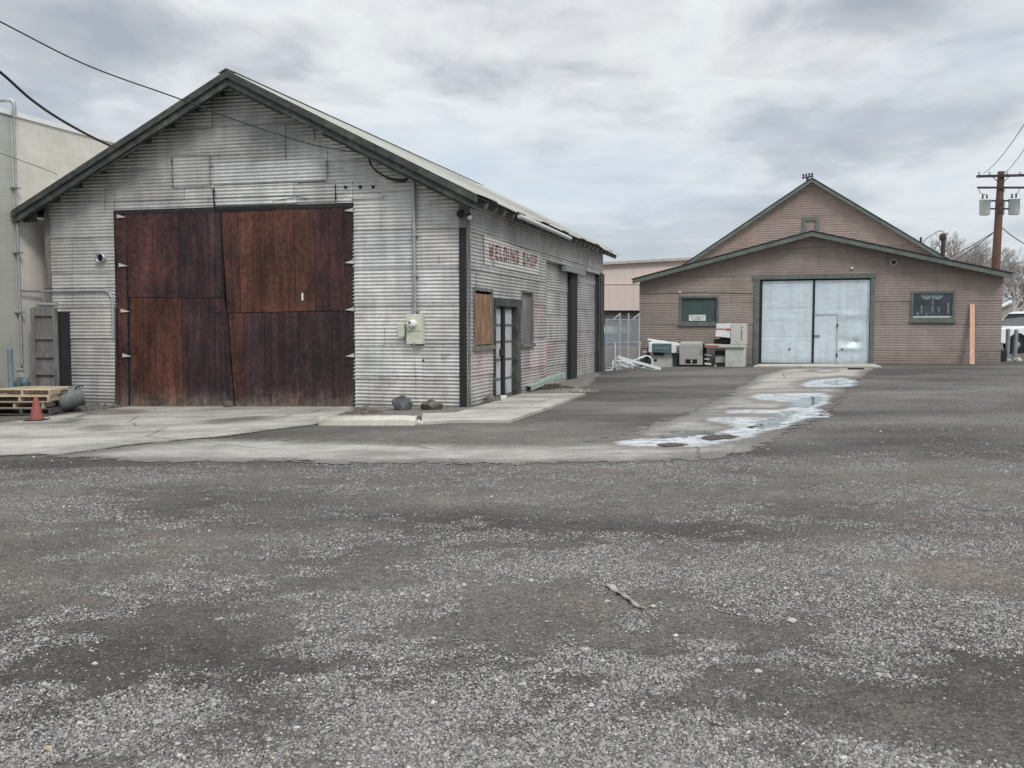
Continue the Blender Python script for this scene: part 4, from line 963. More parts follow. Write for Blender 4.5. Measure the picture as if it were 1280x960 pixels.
# ------------------------------------------------------------------ CMU building on the left
def cmu():
    m,nt,b=nm('painted_concrete_block'); tc=N(nt,'ShaderNodeTexCoord'); br=N(nt,'ShaderNodeTexBrick')
    br.inputs['Scale'].default_value=1; br.inputs['Brick Width'].default_value=.4; br.inputs['Row Height'].default_value=.2; br.inputs['Mortar Size'].default_value=.006; br.inputs['Mortar Smooth'].default_value=.6
    br.inputs['Color1'].default_value=(1,1,1,1); br.inputs['Color2'].default_value=(.93,.93,.93,1); br.inputs['Mortar'].default_value=(.72,.72,.72,1)
    nt.links.new(tc.outputs['UV'],br.inputs['Vector']); v=mapped(nt,(1,1,1))
    sp=N(nt,'ShaderNodeSeparateXYZ'); nt.links.new(tc.outputs['UV'],sp.inputs[0])
    lt=N(nt,'ShaderNodeMath',operation='LESS_THAN'); nt.links.new(sp.outputs['X'],lt.inputs[0]); lt.inputs[1].default_value=6.0
    c=mixc(nt,lt.outputs[0],(.64,.61,.555),(.42,.43,.385))
    f=noise(nt,v,1.0,7,.7); c=mixc(nt,1,c,ramp(nt,f,[(.3,.86),(.7,1.08)]),'MULTIPLY'); c=mixc(nt,.8,c,br.outputs['Color'],'MULTIPLY')
    nt.links.new(c,b.inputs['Base Color']); b.inputs['Roughness'].default_value=.85; bump(nt,b,br.outputs['Fac'],-.5,.012); return m
CW=Frame((-10.9-.3*6.0*.96+.0,20.26-6.0*.957,0),(math.cos(SD),-math.sin(SD),0),(math.sin(SD),math.cos(SD),0))
# wall line passes 0.45 m left of the shed; u=0 plane faces +u (right)
pp=ray(20,330); # pipe position on that plane
CW.o=Vector((-10.9,20.26,0))-CW.ev*6.0
v_pipe=CW.hit_u(19.5,330)[0]
ztop=CW.hit_u(60,157)[1]; cm=thing('block_building','tall pale painted concrete block building left of the shed, greener paint left of its downpipe','building',CW.p(0,v_pipe,-.21))
mb=MB(); v0,v1=-6,34; ov=6.0-v_pipe
mb.add([CW.p(0,v0,-.6),CW.p(0,v1,-.6),CW.p(0,v1,ztop),CW.p(0,v0,ztop)],[(0,1,2,3)],uvs=[[(v0+ov,-.6),(v1+ov,-.6),(v1+ov,ztop),(v0+ov,ztop)]])
mb.add([CW.p(-14,v0,-.6),CW.p(0,v0,-.6),CW.p(0,v0,ztop),CW.p(-14,v0,ztop)],[(0,1,2,3)],uvs=[[(0,0),(14,0),(14,ztop),(0,ztop)]])
mb.add([CW.p(-14,v1,-.6),CW.p(0,v1,-.6),CW.p(0,v1,ztop),CW.p(-14,v1,ztop)],[(3,2,1,0)],uvs=[[(0,0),(14,0),(14,ztop),(0,ztop)]])
mb.add([CW.p(-14,v0,ztop-.1),CW.p(0,v0,ztop-.1),CW.p(0,v1,ztop-.1),CW.p(-14,v1,ztop-.1)],[(0,1,2,3)],uvs=[[(0,0)]*4])
mb.build('block_wall',cmu(),cm)
MB().box(CW,-.15,.04,v0-.04,v1,ztop,ztop+.11).build('parapet_cap',M['roofwhite'],cm)
mb=MB(); pz=CW.hit_u(21,440,.09)[1]; P=[CW.p(-.7,v_pipe-.25,ztop+.30),CW.p(-.05,v_pipe-.05,ztop+.32),CW.p(.09,v_pipe,ztop+.25),CW.p(.09,v_pipe,ztop-.05)]
mb.tube(smooth(P,5),.045,10); mb.build('pipe_bend',M['steel'],cm)
mb=MB(); mb.tube([CW.p(.08,v_pipe,ztop-.02),CW.p(.08,v_pipe,.75)],.030,10)
for z in (1.9,3.2,4.6): mb.box(CW,0,.14,v_pipe-.08,v_pipe+.08,z,z+.03)
mb.build('downpipe',M['steel'],cm)
m_=MB(); z_=CW.hit_u(27,363.5,.1)[1]; m_.tube([CW.p(.09,v_pipe+.05,z_),CW.p(.12,v_pipe+.6,z_),fpt(52,364.5,-.05)],.02,8); m_.build('cross_conduit',M['steel'],cm)
# gas meter group
g=G(22,516)+Vector((-.1,.3,0)); gm=thing('gas_meter','grey gas meter on a pipe stand beside the block building','gas meter',(g.x,g.y,gz(g.x)))
z0=gz(g.x); m_=MB(); m_.lathe((g.x,g.y,z0+.55),[(.02,-.02),(.13,0),(.15,.03),(.15,.17),(.13,.2),(.02,.22)],16,axis=(0,1,0)); m_.lathe((g.x+.12,g.y-.02,z0+.62),[(.03,-.1),(.09,-.05),(.09,.05),(.03,.1)],14,axis=(0,0,1)); m_.build('meter_body',M['mach_blue'],gm)
m_=MB(); m_.tube([(g.x-.22,g.y,z0),(g.x-.22,g.y,z0+.72),(g.x,g.y,z0+.74),(g.x+.2,g.y,z0+.72),(g.x+.22,g.y,z0+.95)],.025,8); m_.tube([(g.x+.1,g.y,z0+.88),(g.x-.05,g.y,z0+.88)],.04,8); m_.build('pipework',M['steel'],gm)
g=G(15,516); m_=MB(); m_.tube([(g.x,g.y,gz(g.x)-.1),(g.x,g.y,1.13)],.055,14); m_.lathe((g.x,g.y,1.12),[(.058,0),(.05,.02),(.001,.03)],14); q=m_.build('bollard',basic('blue_grey_post_paint',(.15,.20,.24),.6),None,loc=(g.x,g.y,gz(g.x))); tag(q,'blue-grey steel bollard standing behind the pallet stack','bollard')
# wooden ladder-like crate panel leaning in the gap
cf=Frame(G(34,512)+Vector((0,.25,0)),(1,-.15,0),(.15,1,0)); s=cf.o.y/FPX; o=thing('wooden_frame_panel','grey weathered wooden frame panel standing upright in the gap left of the shed','panel',cf.o)
hh=(512-385)*s; wd=34*s
for x in (0,wd-.07): MB().box(cf,x,x+.09,0,.05,0,hh-.02).build('upright',M['wood_grey'],o)
for z in (.30,.80,1.18,1.58,hh-.17): MB().box(cf,.09,wd-.07,.005,.045,z-.06 if z<2 else z-.02,z+.06 if z<2 else hh).build('crossbar',M['wood_grey'],o)
MB().box(cf,.0,wd,.052,.07,.02,hh-.02).build('back_panel',M['plywood_grey'],o)
MB().box(cf,wd-.02,wd+.06,.1,.5,0,hh-.1).build('side_post',M['wood_dark'],o)
m_=MB(); m_.tube([cf.p(.12,.1,hh+.06),cf.p(wd-.0,.1,hh+.05)],.045,10); m_.build('pipe_on_top',M['steel'],o)
# ================================================================== THE BROWN BUILDING
BW,BH,BR,BO,BE=12.613,3.404,4.978,.464,.195; BK=(BR-BH)/(BW/2)
bb=thing('brown_building','brown corrugated building with two stacked gables, green trim and pale sheet-metal double doors','building',B.p(-BW/2,0,.2))
bh=lambda px,py,v=0: B.hit_v(px,py,v)
bd=(bh(949,400)[0],bh(1087.5,400)[0],-1,bh(1018,348.5)[1])
bw1=(bh(852,385)[0],bh(896,385)[0],bh(874,402)[1],bh(874,372.5)[1]); bw2=(bh(1141.5,380)[0],bh(1190.5,380)[0],bh(1166,397.5)[1],bh(1166,366.5)[1])
tb=lambda z:(-BW+max(0,(z-BH)/BK),-max(0,(z-BH)/BK))
def tf_brown(t,z):
    s=.90+.2*n1(t*.6,z*.9,81); s*=1-.15*math.exp(-((z-.35)/.3)**2)
    return (s,s,s)
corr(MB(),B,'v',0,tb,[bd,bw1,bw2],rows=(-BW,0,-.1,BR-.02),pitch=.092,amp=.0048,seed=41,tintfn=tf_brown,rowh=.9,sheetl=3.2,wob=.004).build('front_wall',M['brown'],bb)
mb=MB(); mb.box(B,-.02,0,.02,30,-.1,BH-.02); mb.box(B,-BW,-BW+.02,.02,30,-.1,BH-.02); mb.box(B,-BW+.1,-.1,.3,.32,-.1,BH); mb.build('side_wall',M['brown'],bb)
# roof of front part
def broof(BWd,Rz,Kk,oh,ev,v0,v1,th,cen,name,mat):
    mb=MB()
    for sd_ in (-1,1):
        e=BWd/2+ev; q=[]
        for v_ in (v0,v1): q+=[B.p(cen,v_,Rz-th),B.p(cen+sd_*e,v_,Rz-Kk*e-th),B.p(cen+sd_*e,v_,Rz-Kk*e+.02),B.p(cen,v_,Rz+.02)]
        mb.add(q,[(0,1,2,3),(7,6,5,4),(0,4,5,1),(1,5,6,2),(2,6,7,3),(3,7,4,0)])
    return mb.build(name,mat,bb)
broof(BW,BR+.035,BK,BO,BE,-BO+.04,6.2,.02,-BW/2,'lower_roof',M['galv_roof'])
def barge(BWd,Rz,Kk,ev,v0,dep,cen,lab):
    for sd_ in (-1,1):
        mb=MB(); e=BWd/2+ev; q=[]
        for v_ in (v0,v0+.04): q+=[B.p(cen,v_,Rz-dep),B.p(cen+sd_*e,v_,Rz-Kk*e-dep),B.p(cen+sd_*e,v_,Rz-Kk*e+.03),B.p(cen,v_,Rz+.03)]
        mb.add(q,[(0,1,2,3),(7,6,5,4),(0,4,5,1),(1,5,6,2),(2,6,7,3),(3,7,4,0)]); mb.build('barge_board',M['green_trim'],bb)
        mb=MB(); q=[]
        for v_ in (v0-.02,v0+.02): q+=[B.p(cen,v_,Rz+.032),B.p(cen+sd_*(e+.03),v_,Rz-Kk*(e+.03)+.032),B.p(cen+sd_*(e+.03),v_,Rz-Kk*(e+.03)+.075),B.p(cen,v_,Rz+.075)]
        mb.add(q,[(0,1,2,3),(7,6,5,4),(0,4,5,1),(1,5,6,2),(2,6,7,3),(3,7,4,0)]); mb.build('roof_edge',M['wood_dark'],bb)
barge(BW,BR,BK,BE,-BO,.13,-BW/2,'lower')
mb=MB()
for sd_ in (-1,1):
    e=BW/2+BE-.02; q=[]
    for v_ in (-BO+.05,.01): q+=[B.p(-BW/2,v_,BR-.03),B.p(-BW/2+sd_*e,v_,BR-BK*e-.03),B.p(-BW/2+sd_*e,v_,BR-BK*e-.01),B.p(-BW/2,v_,BR-.01)]
    mb.add(q,[(0,1,2,3),(7,6,5,4),(0,4,5,1),(1,5,6,2),(2,6,7,3),(3,7,4,0)])
mb.build('soffit',DK,bb)
# upper gable set back 6 m
VB=6.0; ua=bh(1015,224,VB-.3); ul=bh(868,326,VB-.3); ur=bh(1184,321,VB-.3)
cen=-BW/2; URz=ua[1]; UK=((URz-ul[1])/(ua[0]-ul[0])+(URz-ur[1])/(ur[0]-ua[0]))/2; UW=(ur[0]-ul[0]); cen=ua[0]
UE=URz-UK*(UW/2+.5)
ut=lambda z:(cen-(URz-.05-z)/UK,cen+(URz-.05-z)/UK)
gf=(bh(1003,281,VB)[0],bh(1023.5,281,VB)[0],0,bh(1013,272,VB)[1])
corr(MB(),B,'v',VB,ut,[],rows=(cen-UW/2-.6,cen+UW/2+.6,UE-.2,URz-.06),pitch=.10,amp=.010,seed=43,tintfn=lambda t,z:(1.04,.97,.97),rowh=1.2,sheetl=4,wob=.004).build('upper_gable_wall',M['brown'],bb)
mb=MB()
for sd_ in (-1,1):
    e=UW/2+.7; q=[]
    for v_ in (VB-.28,30): q+=[B.p(cen,v_,URz-.01),B.p(cen+sd_*e,v_,URz-UK*e-.01),B.p(cen+sd_*e,v_,URz-UK*e+.02),B.p(cen,v_,URz+.02)]
    mb.add(q,[(0,1,2,3),(7,6,5,4),(0,4,5,1),(1,5,6,2),(2,6,7,3),(3,7,4,0)])
mb.build('upper_roof',M['galv_roof'],bb)
barge(UW+1.4,URz,UK,0,VB-.33,.12,cen,'upper')
mb=MB(); mb.box(B,gf[0],gf[0]+.13,VB-.07,VB-.025,3.8,gf[3]-.13); mb.box(B,gf[1]-.13,gf[1],VB-.07,VB-.025,3.8,gf[3]-.13); mb.box(B,gf[0],gf[1],VB-.075,VB-.025,gf[3]-.13,gf[3]+.02); mb.build('blind_window_frame',M['green_trim'],bb)
MB().box(B,-BW+.05,-.05,6.05,30,-.1,4.1).build('rear_body',M['brown'],bb)
# door surround
f0=(bh(942.5,400)[0],bh(1092.5,400)[0]); ft=bh(1018,344)[1]
mb=MB(); mb.box(B,f0[0],bd[0],-.07,.05,-.1,bd[3]); mb.box(B,bd[1],f0[1],-.07,.05,0,bd[3]); mb.box(B,f0[0]-.03,f0[1]+.03,-.09,.05,bd[3],ft+.02); mb.build('door_surround',M['green_trim'],bb)
mb=MB(); mb.box(B,bd[0],bd[0]+.10,-.02,.12,-.1,bd[3]); mb.box(B,bd[0],bd[1],.02,.12,bd[3]-.06,bd[3]); mb.build('door_jamb_shadow',M['wood_dark'],bb)
dm=bh(1016.8,400)[0]
# sheet-metal door leaf with dents: displaced grid
def leaf(a,b_,z0,z1,dents,name,hole=None):
    mb=MB(); nu,nz=60,90; vs=[];cs=[];fs=[]
    for j in range(nz+1):
        for i in range(nu+1):
            u=a+(b_-a)*i/nu; z=z0+(z1-z0)*j/nz; d=0
            for (du_,dz_,su,sz,k_) in dents: d+=k_*math.exp(-((u-du_)/su)**2-((z-dz_)/sz)**2)
            d+=.010*(n1(u*1.1,z*1.1,121)-.5)
            for zs in (z0+(z1-z0)*.31,z0+(z1-z0)*.655):
                if name=='door_leaf' and hole is None: d+=.006*math.exp(-((z-zs)/.02)**2)
            vs.append(B.p(u,.03+d,z)); t=.94+.12*n1(u,z,125); t*=1-.15*math.exp(-((z-z0)/.12)**2); cs.append((t,t,t*(.97 if z<z0+.2 else 1)))
    for j in range(nz):
        for i in range(nu): fs.append((j*(nu+1)+i,j*(nu+1)+i+1,(j+1)*(nu+1)+i+1,(j+1)*(nu+1)+i))
    mb.add(vs,fs,cs,True); return mb.build(name,M['bluedoor'],bb)
zb_=bh(1018,454)[1]
ll=leaf(bd[0]+.10,dm-.04,zb_,bd[3]-.05,[(bd[0]+1,1.9,.5,.1,-.012)],'door_leaf')
q1=bh(1068,427); q2=bh(1063,394); q3=bh(1060,434)
rl=leaf(dm+.04,bd[1]-.02,zb_,bd[3]-.04,[(q1[0],q1[1],.22,.12,.055),(q2[0],q2[1],.4,.13,-.03),(q3[0],q3[1]-.05,.35,.09,-.045),(q1[0]-.45,q1[1]+.05,.12,.12,.03),(q1[0]+.3,q1[1]+.7,.3,.4,.03),(q1[0]+.05,q1[1]-.02,.07,.05,.05)],'door_leaf',True)
ll['label']='flat left pale sheet-metal door leaf'; rl['label']='dented right pale sheet-metal door leaf with a wicket door'
mb=MB(); mb.box(B,dm-.035,dm+.035,.0,.05,zb_,bd[3]-.05); mb.build('centre_gap',M['wood_dark'],bb)
wt=bh(1030,393); wr=bh(1046.7,420)[0]
mb=MB(); mb.box(B,dm+.05,wr,-.004,.008,wt[1]-.015,wt[1]+.015); mb.box(B,wr-.02,wr+.005,-.004,.008,zb_,wt[1]-.015); mb.build('wicket_door_edge',M['mach_mid'],rl)
for zz in (bh(1046,407)[1],bh(1046,444)[1]): MB().box(B,wr-.03,wr+.02,-.02,-.005,zz-.06,zz+.06).build('hinge',M['rubber'],rl)
q=bh(1020,420); MB().box(B,q[0]-.08,q[0]+.14,-.03,-.005,q[1]-.02,q[1]+.02).build('latch',M['wood_dark'],rl)
for (px,o) in ((987,ll),(1052.5,rl)):
    q=bh(px,436.5); MB().lathe(B.p(q[0],0,q[1]),[(.035,0),(.035,.02)],12,axis=-B.ev).build('round_hole',M['rubber'],o)
# windows
def bwin(w,mat_in,name):
    mb=MB(); e=.075; mb.box(B,w[0]-e,w[0],-.06,.05,w[2]-e,w[3]+e); mb.box(B,w[1],w[1]+e,-.06,.05,w[2]-e,w[3]+e); mb.box(B,w[0],w[1],-.06,.05,w[3],w[3]+e); mb.box(B,w[0]-e-.03,w[1]+e+.03,-.09,.05,w[2]-e-.09,w[2]-e); mb.box(B,w[0],w[1],-.05,.05,w[2]-e,w[2])
    o=mb.build('window',M['green_trim'],bb); return o
w_=bwin(bw1,None,'w'); w_['label']='window blanked with a dark green board, white striped vent at its foot'
MB().box(B,bw1[0],bw1[1],.03,.05,bw1[2],bw1[3]).build('board',basic('dark_teal_board',(.055,.085,.085),.6,0,.15,3,.05),w_)
a=bh(861,401); b_=bh(882,393.5); mb=MB(); mb.box(B,a[0],b_[0],.005,.02,a[1],b_[1]); st_=mb.build('striped_vent',M['white'],w_)
mb=MB(); nn=9
for i in range(nn):   # chevron bars pointing down to the middle
    t=i/nn; um=(a[0]+b_[0])/2; sgn=1 if t<.5 else -1; u0=a[0]+(b_[0]-a[0])*(i+.3)/nn; hgt=b_[1]-a[1]
    P=[B.p(u0,-.0,b_[1]-.02),B.p(u0+.03,-.0,b_[1]-.02),B.p(u0+.03+sgn*.10,-.0,a[1]+.02),B.p(u0+sgn*.10,-.0,a[1]+.02)]
    mb.add(P,[(3,2,1,0)])
mb.build('dark_stripes',M['mach_mid'],st_)
w_=bwin(bw2,None,'w'); w_['label']='dark glazed window with bottles and lamps dimly visible inside'
MB().box(B,bw2[0],bw2[1],.02,.035,bw2[2],bw2[3]).build('pane',M['glass'],w_)
mb=MB(); um=(bw2[0]+bw2[1])/2
for (f_,wd2,h0,h1) in ((.22,.025,.18,.52),(.50,.035,.22,.48),(.66,.025,.22,.46),(.90,.035,.2,.6),(.12,.03,.1,.25),(.35,.02,.1,.22)):
    u=bw2[0]+(bw2[1]-bw2[0])*f_; hz=bw2[3]-bw2[2]; mb.box(B,u-wd2,u+wd2,.010,.018,bw2[2]+hz*h0,bw2[2]+hz*h1)
mb.build('bottles',basic('dim_pale_shapes',(.16,.20,.22),.4),w_)
mb=MB(); hz=bw2[3]-bw2[2]
for f_ in (.34,.62):
    u=bw2[0]+(bw2[1]-bw2[0])*f_; P=[B.p(u+math.cos(t)*.2,.012,bw2[3]-.0-abs(math.sin(t))*.22) for t in [math.pi*k/12 for k in range(13)]]
    mb.add(P,[tuple(range(13))])
mb.box(B,um-.02,um+.02,.0,.012,bw2[3]-.4,bw2[3]); mb.build('lamp_shade',basic('dim_lamp_shades',(.20,.25,.27),.5),w_)
MB().box(B,bw2[0],bw2[1],.0,.012,bw2[2]+.01,bw2[2]+.07).build('pale_ledge',M['mach_grey'],w_)
# vent disc, small lights, pipe, conduits
q=bh(1117,328); m_=MB(); m_.lathe(B.p(q[0],-.01,q[1]),[(.13,0),(.13,.06),(.09,.07),(.085,.03)],20,axis=-B.ev); v_=m_.build('round_vent',M['mach_mid'],bb); MB().lathe(B.p(q[0],-.01,q[1]),[(.06,.05),(.06,.075)],14,axis=-B.ev).build('vent_hub',M['dark'],v_)
m_=MB(); 
for (px,py) in ((850,365),(1065,335),(1006,292)): q=bh(px,py); m_.box(B,q[0]-.04,q[0]+.04,-.09,-.01,q[1]-.03,q[1]+.03)
m_.build('white_knob',M['white'],bb)
m_=MB(); m_.tube([B.p(-BW,-.04,bh(800,367)[1]),B.p(bh(870,366)[0],-.04,bh(870,365)[1]),B.p(bh(942,366)[0],-.04,bh(942,366)[1])],.015,6); m_.build('wall_conduit',M['brown'],bb)
# roof pipes
def roofpipe(px,py0,py1,r,cap,label):
    q=bh(px,py1,9.0); q0=bh(px,py0,9.0); m_=MB(); m_.tube([B.p(q[0],9,q[1]-.5),B.p(q[0],9,q0[1])],r,12)
    if cap: m_.lathe(B.p(q0[0],9,q0[1]-.12),[(r*1.1,0),(r*1.7,.04),(r*1.7,.24),(r*.6,.30)],14)
    m_.build('flue_pipe',M['arm'],bb)
roofpipe(1151,296.5,303,.05,False,''); roofpipe(1178.5,297,322,.085,True,'')
# timber plank leaning on the wall
a=bh(1215,455,-.45); b_=bh(1215,380,-.05); m_=MB(); u=bh(1215,420,-.2)[0]; m_.beam(B.p(u,-.40,.29),B.p(u,-.05,b_[1]),.15,.04,up=B.ev*-1); q=m_.build('timber_plank',M['pine'],None,loc=B.p(u,-.4,.29)); tag(q,'pinkish orange timber plank leaning upright against the brown wall','plank')
# ================================================================== machines along the brown wall
def MF(px,out): # frame parallel to wall, at image column px and distance out from wall, standing on the ground
    u=bh(px,450,-out)[0]; p=B.p(u,-out,0); return Frame((p.x,p.y,gz(p.x)),B.eu,B.ev), u
# tall machine
f0,u0=MF(890,1.6); s=f0.o.y/FPX*1.0
def w(px): return px*s
t=thing('machine_tool','tall pale grey machine with red bands and a dark round chuck','machine',f0.o)
MB().box(f0,w(16),w(39.5),0,.9,.0,w(24)).build('base_cabinet',M['mach_grey'],t,bevel=.015)
MB().box(f0,w(3.5),w(15.5),.15,.8,w(5),w(21)).build('side_cabinet',M['mach_mid'],t,bevel=.015)
m_=MB(); m_.box(f0,w(3),w(15.5),.12,.148,w(14),w(20)); m_.box(f0,w(3),w(16),.05,.8,.0,w(3.5)); m_.build('dark_recess',M['rubber'],t)
MB().box(f0,w(-9),w(40),-.08,.95,w(24.2),w(28)).build('table',M['mach_grey'],t,bevel=.012)
MB().box(f0,w(-8.5),w(8),-.10,-.081,w(25.3),w(26.8)).build('red_band',M['red'],t)
MB().box(f0,w(22.5),w(40.5),-.05,.95,w(28.2),w(54)).build('column',M['mach_grey'],t,bevel=.02)
m_=MB(); P=[(w(3.5),w(38)),(w(22.3),w(36)),(w(22.3),w(54)),(w(5),w(54))]; q=[f0.p(x,-.02,z) for x,z in P]+[f0.p(x,.85,z) for x,z in P]; m_.add(q,[(0,1,2,3),(7,6,5,4),(0,4,5,1),(1,5,6,2),(2,6,7,3),(3,7,4,0)]); m_.build('head_cover',M['white'],t,bevel=.015)
m_=MB(); m_.box(f0,w(4.5),w(22),-.035,-.021,w(46.8),w(47.8)); m_.box(f0,w(17),w(22),-.036,-.022,w(45.8),w(46.6)); m_.build('red_stripe',M['red'],t)
m_=MB(); m_.lathe(f0.p(w(1),.2,w(31.8)),[(.05,0),(w(2.8),.03),(w(3),w(10)),(w(3.9),w(10.2)),(w(3.9),w(19)),(w(2),w(20.5))],20,axis=B.eu); m_.box(f0,w(9),w(20),.1,.6,w(34.5),w(37.8)); m_.build('dark_chuck',M['rubber'],t)
# vertical brand-like marks on the column side as small strokes
m_=MB(); rs=random.Random(1)
for i in range(9): m_.box(f0,w(34.8),w(36.2),-.056,-.051,w(34)+i*w(1.5),w(34)+i*w(1.5)+w(1.0))
m_.box(f0,w(34.6),w(37.4),-.056,-.051,w(49),w(50)); m_.build('vertical_red_marking',M['red_faded'],t)
m_=MB(); m_.lathe(f0.p(w(4),.1,0),[(.06,0),(.07,.04),(.03,.1),(.03,w(4))],10); m_.lathe(f0.p(w(38),.1,0),[(.05,0),(.05,.02)],10); m_.build('levelling_foot',M['mach_mid'],t)
# box machine
f0,u0=MF(849,1.5); t=thing('grey_cabinet','squat light grey metal cabinet with a slotted opening near its foot','cabinet',f0.o)
MB().box(f0,0,w(29),0,.9,w(2.5),w(28.5)).build('body',M['mach_mid'],t,bevel=.02)
MB().box(f0,w(.5),w(27),.08,.85,w(28.6),w(31.5)).build('lid',M['mach_grey'],t,bevel=.02)
MB().box(f0,w(8),w(22.5),-.012,-.002,w(4.5),w(9.8)).build('opening',M['dark'],t)
MB().box(f0,w(14.5),w(16.5),-.02,-.013,w(4.6),w(9.7)).build('opening_bar',M['mach_mid'],t)
MB().box(f0,w(2),w(27),.05,.85,0,w(2.4)).build('plinth',M['rubber'],t)
MB().box(f0,w(29.1),w(31),.1,.8,w(3),w(29)).build('dark_side_rail',M['rubber'],t)
# left machine with blue panel
f0,u0=MF(812,1.7); t=thing('console_machine','pale machine with a slate blue control fascia, leftmost of the discarded machines','machine',f0.o)
MB().box(f0,w(4),w(27),0.05,.9,.0,w(20)).build('pedestal',M['mach_grey'],t,bevel=.02)
m_=MB(); P=[(w(3.5),w(19)),(w(28),w(18)),(w(28),w(28.5)),(w(4),w(29.5))]; q=[f0.p(x,-.12,z) for x,z in P]+[f0.p(x,.5,z) for x,z in P]; m_.add(q,[(0,1,2,3),(7,6,5,4),(0,4,5,1),(1,5,6,2),(2,6,7,3),(3,7,4,0)]); m_.build('blue_fascia',M['mach_blue'],t,bevel=.015)
m_=MB(); m_.box(f0,w(7),w(25),-.13,-.121,w(24.0),w(24.8)); m_.build('fascia_line',M['mach_mid'],t)
m_=MB(); m_.box(f0,w(-.8),w(3.4),-.14,.8,w(19),w(31)); m_.box(f0,w(28.1),w(32.5),-.14,.8,w(18.5),w(29.5)); m_.box(f0,w(-1),w(32),-.1,.85,w(29.6),w(31.8)); m_.build('white_shell',M['white'],t,bevel=.02)
m_=MB(); m_.box(f0,w(5),w(18),-.05,.04,w(15.3),w(18.6)); m_.build('dark_slot',M['rubber'],t)
m_=MB(); m_.lathe(f0.p(w(7.5),.05,w(9)),[(w(1.7),0),(w(1.7),.02),(w(.5),.03)],14,axis=-B.ev); m_.build('round_plug',M['rubber'],t)
m_=MB(); m_.tube([f0.p(w(-2),.2,w(26)),f0.p(w(-3),.15,w(14)),f0.p(w(-8),.1,w(3)),f0.p(w(-14),-.1,w(1))],.05,8); m_.build('black_hose',M['rubber'],t)
f1,_=MF(835,1.2); t=MB(); t.box(f1,0,w(12),0,.6,0,w(17)); q=t.build('dark_motor_box',M['mach_blue'],None,loc=f1.o,bevel=.02); tag(q,'dark box standing between the console machine and the grey cabinet','box')
t=MB(); t.beam(f0.p(w(-4),.2,w(35.5)),f0.p(w(38),.35,w(28.5)),.10,.07); t.beam(f0.p(w(2),.1,w(32.6)),f0.p(w(18),.12,w(33.2)),.14,.05); q=t.build('white_rail',M['white_scrap'],None,loc=f0.p(w(10),.2,w(31))); tag(q,'long white rail laid across the top of the console machine','rail')
for i,(px,zz,l_,lb_) in enumerate(((881,14,10,'upper'),(881,9,7,'middle'),(881,3,9,'lowest'))):
    f1,_=MF(880,1.3); t=MB(); t.beam(f1.p(0,0,w(zz)+.03),f1.p(w(l_),0,w(zz)+.0),.07,.06); q=t.build('white_stub',M['white_scrap'],None,loc=f1.p(0,0,w(zz))); tag(q,'%s short white bar between the grey cabinet and the tall machine tool'%lb_,'bar','white bars between the machines')
f1,_=MF(804,1.0); t=MB(); t.beam(f1.p(0,0,w(19)),f1.p(w(7),0,w(19)),.06,.06); q=t.build('white_stub',M['white_scrap'],None,loc=f1.p(0,0,w(19))); tag(q,'short white bar sticking out left of the console machine','bar')
f1,_=MF(800,.7); t=MB(); t.box(f1,0,w(12),0,.3,0,w(15)); q=t.build('dark_crate',M['mach_blue'],None,loc=f1.o); tag(q,'dark crate behind the white frames, left of the console machine','crate')
for i,px in enumerate((936,1094)):
    pass
# rubble right of tall machine
heap('weed_heap','tuft of dead weeds and rubble at the foot of the brown wall, left of the doors',935,456,22,6,90,M['rock_brown'],17)
# white scrap frames: each a bent tube or bar, one tangled heap of separate pieces
sg_=G(795,464); 
def sp(px,py,dy=0): # point over ground line of the heap
    g_=G(790,463); Y_=g_.y+dy; d=ray(px,py); t=Y_/d.y; return CAM+d*t
pieces=[('bar',[(772,446),(826,461)],.055,'long white flat bar on top of the scrap heap','scrap_bar'),('bar',[(776,449),(800,460)],.05,'shorter white bar beneath the long one','scrap_bar'),
('tube',[(769,428.5),(769.5,450),(771,461),(775,464)],.018,'thin upright white tube','scrap_tube'),
('tube',[(765,456),(767,450),(770,448),(766,458),(764,463)],.02,'white bent loop at the left of the heap','scrap_tube'),
('tube',[(797,448),(806,445),(812,446),(815,450),(815.5,459)],.022,'white arched tube standing at the right','scrap_tube'),
('tube',[(768,450),(785,452),(806,446)],.018,'white cross tube behind the bars','scrap_tube'),
('bar',[(770,462),(806,459)],.03,'low white bar at the front left','scrap_bar'),('bar',[(797,463.5),(822,462.5)],.035,'low white bar at the front right','scrap_bar'),
('tube',[(772,464),(782,464.5),(792,462)],.02,'white tube lying on the ground','scrap_tube'),('tube',[(757,463),(766,462.5)],.02,'white stub lying nearest the shed','scrap_tube'),
('bar',[(771,458),(790,453)],.03,'white bar rising to the right inside the heap','scrap_bar'),('tube',[(800,427+0),(799,450)],.015,'thin pale upright stake','scrap_tube'),
('bar',[(775,455),(797,463)],.03,'white bar sloping down under the long one','scrap_bar'),('tube',[(773,452),(778,458),(790,460)],.018,'white curved tube inside the heap','scrap_tube'),
('bar',[(779,463),(800,455)],.028,'white bar crossing the others from the lower left','scrap_bar'),('tube',[(766,460),(774,455),(784,455)],.018,'short white tube low at the left','scrap_tube'),
('bar',[(790,457),(812,462)],.03,'white bar in the right half just under the long one','scrap_bar')]
rs=random.Random(8)
for i,(kd,pp_,r_,lb_,nm_) in enumerate(pieces):
    dy=rs.uniform(-.15,.5); P=[sp(px,py,dy+rs.uniform(-.05,.05)) for px,py in pp_]; zmin=min(p.z-gz(p.x) for p in P)
    m_=MB()
    if kd=='bar': m_.beam(P[0],P[1],.10,r_*1.6)
    else: m_.tube(smooth(P,4) if len(P)>2 else P,r_,8)
    if nm_: q=m_.build(nm_,M['white_scrap'],None,loc=P[0]); tag(q,lb_+', scrap pile by the fence','scrap metal','white scrap frames by the fence')
